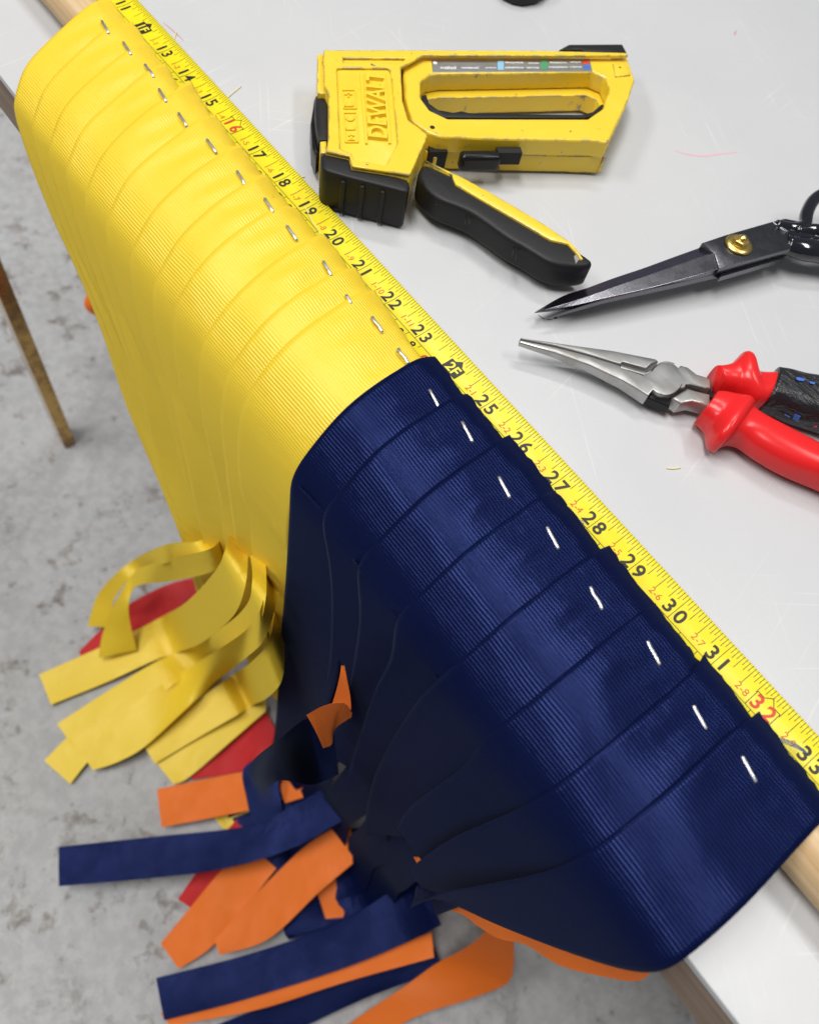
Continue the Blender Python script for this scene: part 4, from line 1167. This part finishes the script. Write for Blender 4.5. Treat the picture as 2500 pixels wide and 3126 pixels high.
for pts, mt in (([(1470, 385), (1500, 378), (1585, 400), (1560, 425), (1490, 412)], M_blue), ([(1630, 425), (1700, 440), (1690, 462), (1640, 450)], M_blue)):
    sticker('tape_mark', pts, 0.872, mt)
for c0, c1, mt in (((1410, 745), (1365, 835), M_blue), ((1490, 820), (1465, 880), M_blue), ((1600, 820), (1555, 905), M_blue), ((1705, 870), (1660, 940), M_pink)):
    a = Ez(c0[0], c0[1], 0.50); b = Ez(c1[0], c1[1], 0.36)
    wv = Vector((0.8, 0.35, 0)).normalized()
    mesh_obj('tape_mark', *box_geo((a + b) / 2, wv, (a - b).normalized(), wv.cross((a - b).normalized()), 0.06 if mt is M_blue else 0.09, (a - b).length / 2, 0.02), mt, pl)

# ------------------------------------------------------------------ scraps and marks on the table
def thread(name, f, pts, mt, label, rad=0.012, z=0.015):
    P_ = catmull([f(q[0], q[1], (q[2] if len(q) > 2 else z)) for q in pts], 20)
    o = mesh_obj(name, *tube_geo(P_, rad, 6), mt, None, True)
    tag(o, label, 'thread'); return o
T1 = crop(250, 0, 500 / 1724)
thread('thread_scrap', T1, [(1520, 1030), (1600, 960), (1680, 895)], M_thread_y, 'short pale thread touching the tape edge above the sixteen')
thread('thread_scrap', T1, [(1000, 318), (985, 370), (972, 415)], M_thread_y, 'tiny pale thread crossing the thin red pencil line')
thread('thread_scrap', crop(650, 350, 500 / 1724), [(905, 665), (940, 650), (972, 638)], M_thread_y, 'pale thread beside the tape left of the black nose grip')
thread('loose_thread', crop(650, 350, 500 / 1724), [(970, 945, .12), (1040, 1090, .22), (1110, 1200, .2), (1160, 1285, .14)], M_thread_y, 'thin yellow thread lying across the nineteen on the tape', 0.009)
thread('thread_scrap', Pz, [(1375, 1228), (1430, 1232), (1495, 1225)], M_thread_y, 'pale yellow fibre on the table below the pliers', 0.014)
thread('thread_scrap', crop(2000, 1800, 500 / 1724), [(165, 880, .9), (250, 888, .95), (330, 884, .9)], M_thread_y, 'tan fibre lying on a navy ribbon near the thirty-one', 0.008)
Tn = crop(2000, 1800, 500 / 1724)
for k in range(5):
    thread('loose_thread', Tn, [(1180 + 12 * k, 1495 + 6 * k, .4), (1300, 1555 + 9 * k, .38), (1450, 1600 + 12 * k, .34), (1590 + 8 * k, 1690 + 10 * k, .28)], M_thread_n, ['topmost', 'second', 'middle', 'fourth', 'lowest'][k] + ' of the blue grey threads fraying over the thirty-three', 0.006)
Tm = crop(1500, 1250, 500 / 1724)
for k in range(4):
    thread('loose_thread', Tm, [(800, 1110 + 14 * k, .4), (880, 1150 + 8 * k, .36), (985, 1165 + 16 * k, .3)], M_thread_n, ['highest', 'second', 'third', 'lowest'][k] + ' of the frayed threads beside the twenty-eight', 0.006)
def mark(name, f, pts, mt, label, wd=0.02, z=0.004):
    P_ = catmull([f(x, y, z) for x, y in pts], 24)
    V, F = [], []
    for k, p in enumerate(P_):
        d = (P_[min(k + 1, 23)] - P_[max(k - 1, 0)]).normalized(); n_ = Vector((-d.y, d.x, 0))
        h_ = wd * (0.4 + 0.6 * math.sin(math.pi * (k + 1) / 25))
        V += [p + n_ * h_, p - n_ * h_]
    F = [[2 * k + 1, 2 * k + 3, 2 * k + 2, 2 * k] for k in range(23)]
    tag(mesh_obj(name, V, F, mt), label, 'mark')
T7 = crop(1300, 0, 1200 / 1724)
mark('crayon_mark', T7, [(1095, 655), (1150, 670), (1220, 678), (1300, 668), (1370, 662)], M_pinkmark, 'faint pink crayon stroke on the white table right of the staple gun', 0.022)
mark('crayon_mark', T7, [(1365, 128), (1358, 148)], M_redmark, 'tiny reddish fleck near the top right of the table', 0.02)
mark('pencil_mark', T1, [(862, 222), (980, 322), (1075, 412)], M_redmark, 'thin red pencil line beside the tape near the 1F mark', 0.014)
mark('ink_mark', Dz, [(250, 790), (285, 812), (325, 816)], M_ink, 'thin black ink stroke just under the shears tip', 0.012)
mesh_ink = tag(mesh_obj('ink_mark', *lathe_geo(Dz(340, 803, 0.002), [(0, 0), (0.045, 0), (0.045, 0.003), (0, 0.004)], 14), M_ink), 'round black ink dot beside the stroke under the shears tip', 'mark')
o = slab('black_tool', P2(T7, [(330, -100), (545, -100), (540, -56), (500, -32), (440, -22), (390, -32), (345, -54)], 0.3), M_rub, None, 0.5, 0.0, (), 0.1, 3)
tag(o, 'dark rounded tool end cut off by the top edge above the staple gun', 'tool')
